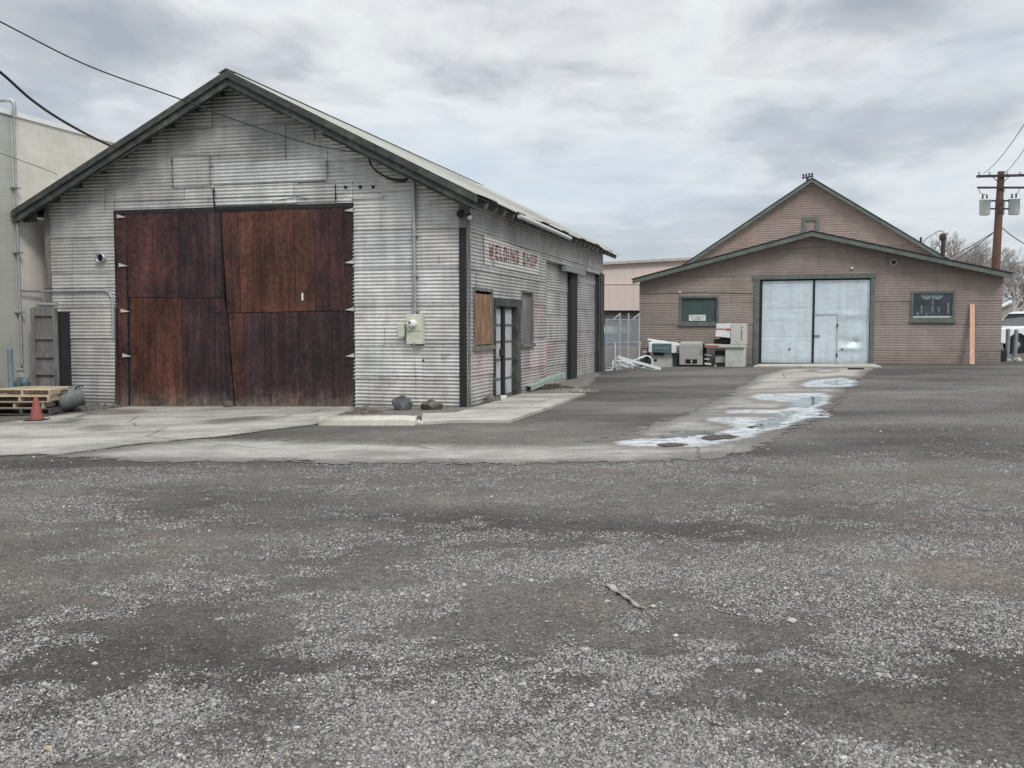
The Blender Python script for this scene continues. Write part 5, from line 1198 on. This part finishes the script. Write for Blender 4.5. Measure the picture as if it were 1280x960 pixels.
heap('scrap_rubbish','dark tangled rubbish under the white scrap bars',790,464,46,5,110,M['rock_brown'],12)
# ------------------------------------------------------------------ chain-link gate between the buildings
fa=S.p(.25,L+.1,0); fb=B.p(-BW-.03,-.3,0); fa=Vector((CAM+ray(757,430)*(30.8)).to_tuple()); fa.z=0
d_=ray(757,430); fa=CAM+d_*(33.0/d_.y); d_=ray(799,430); fb=CAM+d_*(34.6/d_.y); fa.z=gz(fa.x); fb.z=gz(fb.x)
fe=(fb-fa); fl_=fe.length; fe.z=0; fe.normalize(); FF=Frame(fa,fe,Vector((-fe.y,fe.x,0))); fh=(462-401)/FPX*33.5
t=thing('chain_link_fence','chain-link fence with three angled barb arms in the gap between shed and brown building','fence',fa)
for i,x in enumerate((0.32,.5,.8,1.0)):
    x=(774-757)/42*fl_ if i==0 else (fl_*.66 if i==1 else (fl_-.02 if i==2 else .02))
    top_=fh+.25 if i<3 else fh; MB().tube([FF.p(x,0,0),FF.p(x,0,top_)],.035 if i<3 else .025,8).build('fence_post',M['fence'],t)
for x in ((774-757)/42*fl_,fl_-.05): MB().beam(FF.p(x,0,fh+.22),FF.p(x-.38,0,fh+.02),.03,.03).build('barb_arm',M['fence'],t)
m_=MB()
for z in (.05,fh*.53,fh): m_.tube([FF.p(0,0,z),FF.p(fl_,0,z)],.018,6)
m_.build('fence_rail',M['fence'],t)
m_=MB(); st_=.062
k=-fh
while k<fl_:
    for sg2 in (1,-1):
        x0,z0,x1,z1=k,0,k+fh,fh
        if x0<0: z0-=x0; x0=0
        if x1>fl_: z1-=(x1-fl_); x1=fl_
        if x1>x0: 
            a=(x0,z0); b_=(x1,z1)
            if sg2<0: a=(fl_-x0,z0); b_=(fl_-x1,z1)
            A_=FF.p(a[0],.0,a[1]); B_=FF.p(b_[0],.0,b_[1]); m_.beam(A_,B_,.005,.007)
    k+=st_
m_.build('wire_mesh',M['fence'],t)
# things seen through it
def back_box(px0,px1,py0,py1,Yd,dep,mat,name,label,cat,bevel=.02):
    d0,d1=ray(px0,400),ray(px1,400); x0,x1=d0.x/d0.y*Yd,d1.x/d1.y*Yd; f=ray(640,py0); z1=1.6+f.z/f.y*Yd; f=ray(640,py1); z0=1.6+f.z/f.y*Yd
    fr=Frame((x0,Yd,0),(1,0,0),(0,1,0)); m_=MB(); m_.box(fr,0,x1-x0,0,dep,max(z0,gz(x0)),z1); o=m_.build(name,mat,None,loc=(x0,Yd,gz(x0)),bevel=bevel); tag(o,label,cat); return fr,o,x1-x0,z0,z1
fr,o,wd3,z0,z1=back_box(752,777,417,430,36.5,1.6,M['tarp'],'storage_container','blue-grey metal container seen behind the chain-link fence','container')
m_=MB()
for i in range(8): m_.box(fr,wd3*i/8,wd3*i/8+.04,-.03,-.001,z0,z1)
m_.build('rib',M['tarp'],o)
fr,o,wd3,z0,z1=back_box(750,800,433,462,35.6,.1,M['rustwall'],'sheet_stack','tan rusty sheet standing behind the lower half of the chain-link fence','metal sheet')
fr,o,wd3,z0,z1=back_box(752,790,407,416.5,38,2.,M['roofwhite'],'covered_trailer','pale covered trailer body seen behind the fence','trailer')
m_=MB(); m_.box(fr,-.03,wd3+.03,-.03,2.03,z1,z1+.05); m_.build('trailer_roof',M['mach_mid'],o)
# pink-beige warehouse far behind
pf=Frame((0,0,0),(1,0,0),(0,1,0)); Yp=58.
def wp(px,py,Y=Yp): d=ray(px,py); return CAM+d*(Y/d.y)
pk=thing('warehouse','pale pinkish metal warehouse with a dark lower band behind the fence','warehouse',(wp(757,400).x,Yp,gz(8)))
x0=wp(700,400).x; x1=wp(900,400).x; zt_=wp(757,331).z; zt2=wp(868,325).z; zb2=wp(757,388).z
m_=MB()
def pslab(x0,x1,y0,y1,z0,za,zb): m_.hexa([Vector((x0,y0,z0)),Vector((x1,y0,z0)),Vector((x1,y1,z0)),Vector((x0,y1,z0)),Vector((x0,y0,za)),Vector((x1,y0,zb)),Vector((x1,y1,zb)),Vector((x0,y1,za))])
sl_=(zt2-zt_)/(wp(868,325).x-wp(757,331).x)
pslab(x0,x1,Yp,Yp+20,zb2,zt_+sl_*(x0-wp(757,331).x),zt_+sl_*(x1-wp(757,331).x)); m_.build('upper_wall',M['pinkwall'],pk)
m_=MB(); 
for i in range(0,40): 
    x=x0+.1+i*.5
    if x<x1: pslab(x,x+.012,Yp-.012,Yp,zb2+.02,zt_+sl_*(x-wp(757,331).x)-.05,zt_+sl_*(x-wp(757,331).x)-.05)
pslab(x0,x1,Yp-.04,Yp-.0,(zb2+zt_)/2+.2,(zb2+zt_)/2+.24,(zb2+zt_)/2+.24)
m_.build('wall_seam',M['pinkwall'],pk)
m_=MB(); pslab(x0,x1,Yp-.15,Yp+20,zt_+sl_*(x0-wp(757,331).x)+.0,zt_+sl_*(x0-wp(757,331).x)+.02,zt_+sl_*(x0-wp(757,331).x)+.02)
m_=MB(); A_=Vector((x0,Yp-.1,zt_+sl_*(x0-wp(757,331).x)+.08)); B_=Vector((x1,Yp-.1,zt_+sl_*(x1-wp(757,331).x)+.08)); m_.beam(A_,B_,.4,.16); m_.build('roof_edge',basic('tan_roof_edge',(.42,.37,.34),.8),pk)
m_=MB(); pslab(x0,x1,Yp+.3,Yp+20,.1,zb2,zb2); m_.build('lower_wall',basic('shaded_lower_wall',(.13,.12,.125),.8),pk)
# ------------------------------------------------------------------ utility pole with transformers
Yu=43.; 
def up_(px,py,Y=Yu): return wp(px,py,Y)
pt_=up_(1251.5,214.5); pb_=up_(1243.5,355); dirp=(pb_-pt_)/(pt_.z-pb_.z); foot=pt_+dirp*(pt_.z-gz(pb_.x)); pol=thing('utility_pole','brown wooden utility pole with two crossarms and transformer cans behind the brown building','utility pole',foot)
MB().tube([foot,foot.lerp(pt_,.5),pt_],[.22,.19,.15],14).build('pole_shaft',M['pole'],pol)
def arm(pxa,pya,pxb,pyb,w_=.11,dy=-.2): A=up_(pxa,pya,Yu+dy); C=up_(pxb,pyb,Yu+dy); m_=MB(); m_.beam(A,C,.10,w_); return m_.build('crossarm',M['arm'],pol)
arm(1221,220.5,1284,219.0); arm(1222,234.5,1282,234.5,.085)
m_=MB()
for a_,b2 in (((1241,221),(1249,229)),((1261,221),(1253,229))): m_.beam(up_(*a_,Yu-.22),up_(*b2,Yu-.22),.03,.03)
m_.build('arm_brace',M['arm'],pol)
for (px,yt,yb,rw,dy) in ((1230.7,249.5,269,6.3,-.35),(1249.5,250,269,5.6,.45),(1267.3,248.5,268.5,6.4,-.35)):
    A=up_(px,yt,Yu+dy); C=up_(px,yb,Yu+dy); h_=A.z-C.z; rr=rw/FPX*Yu
    m_=MB(); m_.lathe(C,[(rr*.85,0),(rr*.97,.03),(rr,h_*.92),(rr*1.1,h_*.93),(rr*1.1,h_*.99),(rr*.6,h_*1.04),(.02,h_*1.06)],24); can=m_.build('transformer',M['can'],pol)
    m_=MB(); 
    for k in (-.09,.10): m_.lathe(A+Vector((k,0,.02)),[(.03,0),(.05,.05),(.03,.1),(.045,.15),(.02,.22)],8)
    m_.build('bushing',M['arm'],can)
    m_=MB(); m_.tube([A+Vector((0,-.1,.2)),up_(px-6 if px<1240 else px+5,241,Yu+dy),up_(px-7 if px<1240 else px+7,236,Yu+dy)],.015,5); m_.build('lead_wire',M['wire'],can)
m_=MB()
for z_ in (251,261): m_.beam(up_(1237,z_,Yu-.3),up_(1262,z_,Yu-.3),.06,.07)
m_.build('mounting_bracket',M['arm'],pol)
m_=MB()
for px in (1224,1237,1259,1275):
    for (py,dy) in ((220,-.2),): m_.lathe(up_(px,py-1,Yu+dy),[(.03,0),(.05,.06),(.03,.1),(.045,.15),(.01,.18)],8)
m_.build('insulator',M['mach_mid'],pol)
# small far pole above brown roof
Yv=75.; A=wp(1009.5,220,Yv); t=thing('utility_pole','small crossarm pole peeking above the brown building ridge','utility pole',(A.x,Yv,gz(A.x)))
MB().tube([(A.x,Yv,gz(A.x)),(A.x,Yv,A.z-.05)],[.16,.10],10).build('pole_shaft',M['arm'],t)
m_=MB(); m_.beam(wp(1002.7,222.6,Yv),wp(1016.5,220.2,Yv),.13,.11); m_.build('crossarm',M['arm'],t)
for i,px in enumerate((1004,1007.7,1011.5,1015)): MB().lathe(wp(px,221.8-i*.55,Yv),[(.05,0),(.05,.10),(.09,.14),(.07,.26),(.02,.28)],8).build('insulator',M['arm'],t)
# street lamp
Yl=60.; A=wp(1150,306,Yl); t=thing('street_lamp','street lamp on a long curved arm beyond the brown roof','street lamp',(A.x,Yl,gz(A.x)))
MB().tube(smooth([(A.x-.3,Yl,gz(A.x)),(A.x-.3,Yl,A.z-1.2),wp(1155,301.5,Yl),wp(1166,293,Yl),wp(1172,289,Yl),wp(1178,288.5,Yl)]),.05,8).build('arm',M['steel'],t)
m_=MB(); C=wp(1182,290,Yl); m_.lathe(C+Vector((0,0,-.1)),[(.06,-.08),(.17,-.02),(.19,.06),(.12,.14),(.03,.16)],14); m_.beam(wp(1177,288.8,Yl),C+Vector((0,0,.1)),.14,.12); m_.build('lamp_head',M['can'],t)
# ------------------------------------------------------------------ wires
def cable(name,label,pts,r,sag=0,n=20,loc=None,group='overhead cables'):
    P=smooth(pts,n) if sag==0 else [pts[0].lerp(pts[1],k/n)-Vector((0,0,4*sag*(k/n)*(1-k/n))) for k in range(n+1)]
    m_=MB(); m_.tube(P,r,6); o=m_.build(name,M['wire'],None,loc=pts[0]); tag(o,label,'cable',group); return o
att=fpt(460,192,-.15)
def wp2(px,py,Y): return wp(px,py,Y)
cable('overhead_cable','thin service cable falling from the upper left to the shed gable',[wp2(-140,-45,12.0),wp2(0,27,13.3),wp2(110,82,14.6),wp2(220,122,15.9),wp2(300,152,16.8),wp2(392,181,17.6),att],.011)
cable('overhead_cable','thick cable falling steeply from the left edge behind the shed roof',[wp2(-60,45,17.),wp2(0,90,18.),wp2(40,125,19.),wp2(80,152,20.2),wp2(131,179,21.6),wp2(190,205,23.5)],.028)
cable('thin_wire','very thin wire crossing the pale block wall',[CW.p(.5,v_pipe-3,CW.hit_u(0,188,.3)[1]+.1),wp2(16,197,18.2),wp2(72,218,19.2)],.006)
for i,(a_,b2,sg3,lb_) in enumerate(((up_(1253,305-20),wp2(1330,318,40),.3,'cable running right and down from the pole'),(up_(1249,283+2),wp2(1150,345,60),.3,'lower cable running left and down from the pole'),(up_(1250,285),wp2(1120,340,70),.5,'upper cable running left and down from the pole'),
   (up_(1229,217),wp2(1290,140,22),.2,'thin wire rising to the right from the pole top, left of its twin'),(up_(1254,217),wp2(1300,152,25),.2,'thin wire rising to the right from the pole top, right of its twin'))):
    cable('overhead_cable',lb_,[a_,b2],.011 if i>2 else .02,sag=sg3)
for i in range(3):
    cable('overhead_cable','%s of three thin far lines at the right edge'%('highest','middle','lowest')[i],[wp2(1190,326+i*5,90),wp2(1320,328+i*5.5,90)],.02,sag=.1)
# ------------------------------------------------------------------ bare trees
def bare_tree(x,y,h,seed,label,spread=.55,levels=6):
    rs=random.Random(seed); base=Vector((x,y,gz(x))); t=thing('bare_tree',label,'tree',base,'bare winter trees')
    tr,cw=MB(),MB()
    def grow_(p,d,l,r,lev):
        n=3; pts=[p]; q=p; dd=d
        for i in range(n):
            dd=(dd+Vector((rs.uniform(-.16,.16),rs.uniform(-.16,.16),rs.uniform(-.04,.12)))).normalized(); q=q+dd*l/n; pts.append(q)
        (tr if lev<2 else cw).tube(pts,[r,r*.88,r*.76,r*.62],6 if lev<2 else 3,caps=False)
        if lev>=levels: return
        nb=3 if lev<4 else rs.choice((3,4))
        for i in range(nb):
            a=rs.random()*6.28; s_=spread*rs.uniform(.6,1.3); x_=dd.orthogonal().normalized(); y_=dd.cross(x_)
            nd=(dd+(x_*math.cos(a)+y_*math.sin(a))*s_).normalized(); at_=pts[rs.choice((2,3,3))]
            grow_(at_,nd,l*rs.uniform(.62,.85),max(.012,r*.58),lev+1)
    grow_(base,Vector((0,0,1)),h*.26,h*.028,0)
    tr.build('trunk',M['bark'],t); cw.build('crown',M['bark'],t); return t
tl=['bare tree farthest left, its crown just behind the flue pipe','bare tree rising in the middle left behind the brown roof','broad bare tree left of the utility pole','bare tree just behind the utility pole','bare tree at the right picture edge, beyond the brown roof corner','low bare tree above the white house','tall bare tree far beyond the right picture edge']
for i,(px,Yt,h_,sd2) in enumerate(((1186,66,7.6,3),(1205,70,8.4,5),(1222,62,7.3,8),(1240,68,7.8,12),(1262,58,5.6,15),(1276,64,5.2,19),(1300,70,6.5,23))):
    d=ray(px,400); bare_tree(d.x/d.y*Yt,Yt,h_*1.12,sd2,tl[i])
# few branch tips above shed roof end
bare_tree(ray(741,400).x*95,95,9.6,31,'distant bare treetop peeking over the far end of the shed roof',.5,5)
# far treeline as one mass
rs=random.Random(4); m_=MB()
for i in range(1500):
    x=rs.uniform(-220,260); y=rs.uniform(150,185); h_=rs.uniform(2,6.5)+2*math.sin(x*.05)
    for j in range(2):
        a=rs.random()*3.14; w2_=rs.uniform(.8,2.2); dx,dy=math.cos(a)*w2_,math.sin(a)*w2_; z=rs.uniform(0,h_)
        m_.add([Vector((x-dx,y-dy,z)),Vector((x+dx,y+dy,z+rs.uniform(-.5,.5))),Vector((x+dx*.5,y+dy*.5,z+rs.uniform(.6,2.0))),Vector((x-dx*.6,y-dy*.4,z+rs.uniform(.6,1.8)))],[(0,1,2,3)])
q=m_.build('distant_treeline',M['treeline'],None,loc=(0,150,0)); tag(q,'hazy far-off bare woodland along the horizon','woodland',kind='stuff')
# low hill behind
m_=MB(); n=60; vs=[]
for i in range(n+1):
    x=-900+i*30; h_=9+7*n1(i*.21,3.,7)+ (6 if x>100 else 0)
    vs+=[Vector((x,420,-2)),Vector((x,470,h_*.7)),Vector((x,560,h_))]
m_.add(vs,[(3*i+k,3*i+3+k,3*i+4+k,3*i+1+k) for i in range(n) for k in (0,1)],None,True); tag(m_.build('distant_hill',basic('hazy_hill',(.22,.23,.25),1,0,.2,.02,0),None),kind='structure')
# ------------------------------------------------------------------ house, vehicles and bollards on the right
hf=Frame(wp(1257,418,80),(1,0,0),(.25,.97,0)); hf.o.z=gz(40); t=thing('small_house','low beige house with a white snow-pale roof beyond the parked vehicles','house',hf.o)
zt_=wp(1262,384,80).z; ze=wp(1262,395,80).z; m_=MB()
m_.add([hf.p(-1,0,0),hf.p(3.2,0,0),hf.p(3.2,0,ze),hf.p(1.1,0,zt_),hf.p(-1,0,ze-.1)],[(0,1,2,3,4)]); m_.box(hf,3.2,14,0,8,0,ze-.0); m_.build('wall',M['housewall'],t)
m_=MB(); m_.add([hf.p(.6,-.3,zt_+.1),hf.p(15,-.3,zt_+.1),hf.p(15,-.8,ze-.2),hf.p(3.4,-.8,ze-.2)],[(0,3,2,1)]); m_.add([hf.p(.8,-.3,zt_+.1),hf.p(15,-.3,zt_+.1),hf.p(15,6,zt_+.2),hf.p(1.0,6,zt_+.2)],[(0,1,2,3)]); m_.beam(hf.p(.6,-.35,zt_+.1),hf.p(-1.4,-.35,ze-.2),.5,.12); m_.build('roof',M['roofwhite'],t)
MB().box(hf,.6,1.5,-.03,0,ze-1.4,ze-.4).build('window',M['glass'],t)
def vehicle(kind,name,label,loc,rz,cat):
    root=thing(name,label,cat,(0,0,0),'parked white vehicles'); F0=Frame((0,0,0),(1,0,0),(0,1,0))
    if kind=='pickup': prof=[(0,.55),(0.02,1.02),(.15,1.12),(1.45,1.20),(2.05,1.82),(2.3,1.88),(4.0,1.88),(4.15,1.8),(4.25,1.30),(5.9,1.30),(5.95,.62),(5.6,.5),(.3,.45)]; wr_=.40; wx=(1.05,4.75); wid=1.95
    else: prof=[(0,.45),(.02,.72),(.25,.85),(1.2,.95),(2.0,1.42),(3.2,1.45),(4.1,1.02),(4.6,.95),(4.7,.5),(4.4,.32),(.3,.30)]; wr_=.32; wx=(.9,3.7); wid=1.75
    hw=wid/2; bm=bmesh.new()
    def ins(z): return .12*max(0,(z-1.15 if kind=='pickup' else z-.9))/.7*1.4
    L_=[bm.verts.new((x,-hw+ins(z),z)) for x,z in prof]; R_=[bm.verts.new((x,hw-ins(z),z)) for x,z in prof]
    bm.faces.new(L_); bm.faces.new(R_[::-1])
    n=len(prof)
    for i in range(n): bm.faces.new((L_[i],R_[i],R_[(i+1)%n],L_[(i+1)%n]))
    bmesh.ops.recalc_face_normals(bm,faces=bm.faces)
    me=bpy.data.meshes.new('body'); bm.to_mesh(me); bm.free(); me.materials.append(M['carwhite']); o=bpy.data.objects.new('body',me); COL.objects.link(o); o.parent=root; md=o.modifiers.new('b','BEVEL'); md.width=.05; md.segments=3; md.limit_method='ANGLE'
    for s_ in (-1,1):
        y=lambda z:s_*(hw-ins(z)+.006)
        for q in ([[(1.62,1.24),(2.1,1.75),(2.85,1.78),(2.85,1.24)],[(2.95,1.24),(2.95,1.78),(3.85,1.76),(4.0,1.24)]] if kind=='pickup' else [[(1.4,.98),(2.05,1.36),(2.55,1.38),(2.55,.98)],[(2.62,.98),(2.62,1.38),(3.1,1.38),(3.8,1.0)]]):
            m_=MB(); m_.add([(x,y(z),z) for x,z in q],[(0,1,2,3) if s_>0 else (3,2,1,0)]); m_.build('side_window',M['carglass'],root)
        m_=MB(); xm=1.75 if kind=='pickup' else 1.4; zm=1.25 if kind=='pickup' else .95; m_.box(F0,xm,xm+.14,s_*hw if s_>0 else -hw-.26,hw+.26 if s_>0 else -hw,zm,zm+(.30 if kind=='pickup' else .14)); m_.build('mirror',M['rubber'],root,bevel=.03)
        for x in wx:
            m_=MB(); m_.lathe((x,s_*(hw-.24),wr_),[(wr_*.6,0),(wr_,.02),(wr_,.22),(wr_*.62,.25)],24,axis=(0,s_,0)); wh=m_.build('wheel',M['rubber'],root)
            m_=MB(); m_.lathe((x,s_*(hw-.02),wr_),[(wr_*.6,0),(wr_*.58,.02),(wr_*.2,.035)],18,axis=(0,s_,0)); m_.build('rim',M['steel'],wh)
            m_=MB(); m_.lathe((x,s_*(hw-.3),wr_+.04),[(wr_*1.22,0),(wr_*1.22,.305)],24,axis=(0,s_,0)); m_.build('wheel_arch',M['dark'],root)
        m_=MB(); m_.box(F0,-.02,.06,(s_*hw*.9 if s_<0 else hw*.55),(s_*hw*.55 if s_<0 else hw*.9),.78 if kind=='pickup' else .6,.98 if kind=='pickup' else .74); m_.build('headlight',M['can'],root)
    m_=MB(); z0,z1,xa,xb=(1.23,1.78,1.5,2.02) if kind=='pickup' else (.98,1.38,1.27,1.94)
    m_.add([(xa-.03,-hw+.15,z0),(xa-.03,hw-.15,z0),(xb-.03,hw-.25,z1),(xb-.03,-hw+.25,z1)],[(3,2,1,0)]); m_.build('windscreen',M['carglass'],root)
    m_=MB(); m_.box(F0,-.08,.05,-hw+.05,hw-.05,.45,.68) ; m_.build('bumper',M['mach_mid'],root,bevel=.03)
    root.location=loc; root.rotation_euler=(0,0,rz); return root
Yt=41.; g=wp(1226,430,Yt); vehicle('pickup','pickup_truck','white crew-cab pickup with large black mirror at the right picture edge',(g.x,Yt,gz(g.x)),R(12),'pickup truck')
g=wp(1236,430,56); vehicle('car','parked_car','white car parked behind the pickup, half hidden by the brown building corner',(g.x,56.,gz(g.x)),R(15),'car')
for i,(px,Yb,hp,lb_) in enumerate(((1259,34.,36,'left of the two grey steel bollards by the brown building corner'),(1268,34.6,34,'right of the two grey steel bollards, slightly tilted'))):
    g=wp(px,450,Yb); z0=gz(g.x); h_=hp/FPX*Yb*1.08; m_=MB(); tl_=.0 if i==0 else .04
    m_.tube([(g.x,Yb,z0-.05),(g.x+tl_,Yb,z0+h_)],.075,16); m_.lathe((g.x+tl_,Yb,z0+h_-.01),[(.08,0),(.06,.03),(.001,.05)],14); m_.lathe((g.x,Yb,z0),[(.14,0),(.12,.06),(.08,.07)],12); q=m_.build('bollard',basic('grey_blue_bollard_%d'%i,(.22,.26,.28),.5,0,.15,5,.05,dirt=(.32,.35,.36)),None,loc=(g.x,Yb,z0)); tag(q,lb_,'bollard','bollards by the brown building')
rock('loose_stone','pale stone block at the foot of the right bollard',1275,452,10,5,M['kerb'],50,'stone')
m_=MB(); g=wp(1254,447,33.); m_.box(Frame((g.x,33.,gz(g.x)),(1,0,0),(0,1,0)),-.16,.14,0,.3,0,.42); q=m_.build('dark_drum_box',M['rubber'],None,loc=(g.x,33.,gz(g.x)),bevel=.03); tag(q,'dark box on the ground between brown corner and bollards','box')
# drain cover mark by the brown doors
m_=MB(); g=G(1070,462); F0=Frame(g,(1,0,0),(0,1,0)); m_.box(F0,-.22,.22,-.12,.12,.0,.05); q=m_.build('metal_plate',M['rubber'],None,loc=g); tag(q,'small dark metal plate on the wet ground before the brown doors','plate')
# ================================================================== world, sun, camera
SUN_EL,SUN_AZ=R(46),R(152)   # azimuth clockwise from +Y; behind and right of the viewer
wld=bpy.data.worlds.new('World'); sc.world=wld; wld.use_nodes=True; nt=wld.node_tree; nt.nodes.clear()
out=N(nt,'ShaderNodeOutputWorld'); bg=N(nt,'ShaderNodeBackground'); nt.links.new(bg.outputs[0],out.inputs[0])
sky=N(nt,'ShaderNodeTexSky'); sky.sky_type='NISHITA'; sky.sun_disc=False; sky.sun_elevation=SUN_EL; sky.sun_rotation=SUN_AZ; sky.air_density=1; sky.dust_density=2
tc=N(nt,'ShaderNodeTexCoord'); sx=N(nt,'ShaderNodeSeparateXYZ'); nt.links.new(tc.outputs['Generated'],sx.inputs[0])
def mth(op,a,b=None,clamp=False):
    n=N(nt,'ShaderNodeMath',operation=op); n.use_clamp=clamp
    for i,v in enumerate((a,b)):
        if v is None: continue
        if isinstance(v,(int,float)): n.inputs[i].default_value=v
        else: nt.links.new(v,n.inputs[i])
    return n.outputs[0]
zc=mth('MAXIMUM',sx.outputs['Z'],0.0); den=mth('ADD',zc,.16)
cx=N(nt,'ShaderNodeCombineXYZ'); nt.links.new(mth('DIVIDE',sx.outputs['X'],den),cx.inputs[0]); nt.links.new(mth('DIVIDE',sx.outputs['Y'],den),cx.inputs[1])
def cl(scale,loc,detail=7,rough=.55,dist=.4):
    mp=N(nt,'ShaderNodeMapping'); mp.inputs['Location'].default_value=loc; nt.links.new(cx.outputs[0],mp.inputs[0])
    n=N(nt,'ShaderNodeTexNoise'); n.inputs['Scale'].default_value=scale; n.inputs['Detail'].default_value=detail; n.inputs['Roughness'].default_value=rough; n.inputs['Distortion'].default_value=dist
    nt.links.new(mp.outputs[0],n.inputs['Vector']); return n.outputs['Fac']
big_=cl(.85,(3.3,1.2,0),8,.52,.35); sml=cl(2.8,(5.1,.3,0),9,.58,.3)
dens=mth('ADD',mth('MULTIPLY',big_,.64),mth('MULTIPLY',sml,.36))
cc=ramp(nt,dens,[(.36,(.68,.74,.79)),(.44,(.83,.85,.85)),(.49,(.71,.725,.735)),(.54,(.54,.565,.595)),(.62,(.40,.43,.475))])
blue=ramp(nt,cl(.9,(7.7,4.1,0),5),[(.52,0),(.66,.45)])
cc=mixc(nt,blue,cc,(.50,.60,.73))
lowblue=ramp(nt,sx.outputs['Z'],[(.0,.55),(.14,.30),(.24,0.)])
skyn=mixc(nt,lowblue,cc,(.62,.70,.79))
boost=mth('ADD',mth('MULTIPLY',mth('MAXIMUM',mth('SUBTRACT',zc,.3),0.),2.2),1.0)
cl_rgb=mixc(nt,1.0,skyn,boost,'MULTIPLY')
# the clear-sky model shows through thinly, at its physical scale
skyl=mixc(nt,1.0,sky.outputs[0],(.10,.10,.10),'MULTIPLY')
fin=mixc(nt,.85,skyl,cl_rgb)
nt.links.new(fin,bg.inputs['Color']); bg.inputs['Strength'].default_value=1.1
sd=bpy.data.lights.new('sun','SUN'); sd.energy=1.75; sd.angle=R(14); sd.color=(1,.97,.92); so=bpy.data.objects.new('sun',sd); COL.objects.link(so)
dirv=Vector((math.sin(SUN_AZ)*math.cos(SUN_EL),math.cos(SUN_AZ)*math.cos(SUN_EL),math.sin(SUN_EL))); so.rotation_euler=dirv.to_track_quat('Z','Y').to_euler(); so.location=(0,0,30)
cd=bpy.data.cameras.new('camera'); cd.sensor_width=36; cd.lens=FPX*36/1280; cd.clip_end=6000; cd.clip_start=.1
co=bpy.data.objects.new('camera',cd); COL.objects.link(co); co.location=CAM; co.rotation_euler=(math.pi/2-PITCH,0,0); sc.camera=co
sc.view_settings.view_transform='Standard'; sc.view_settings.look='None'; sc.view_settings.exposure=0; sc.view_settings.gamma=1
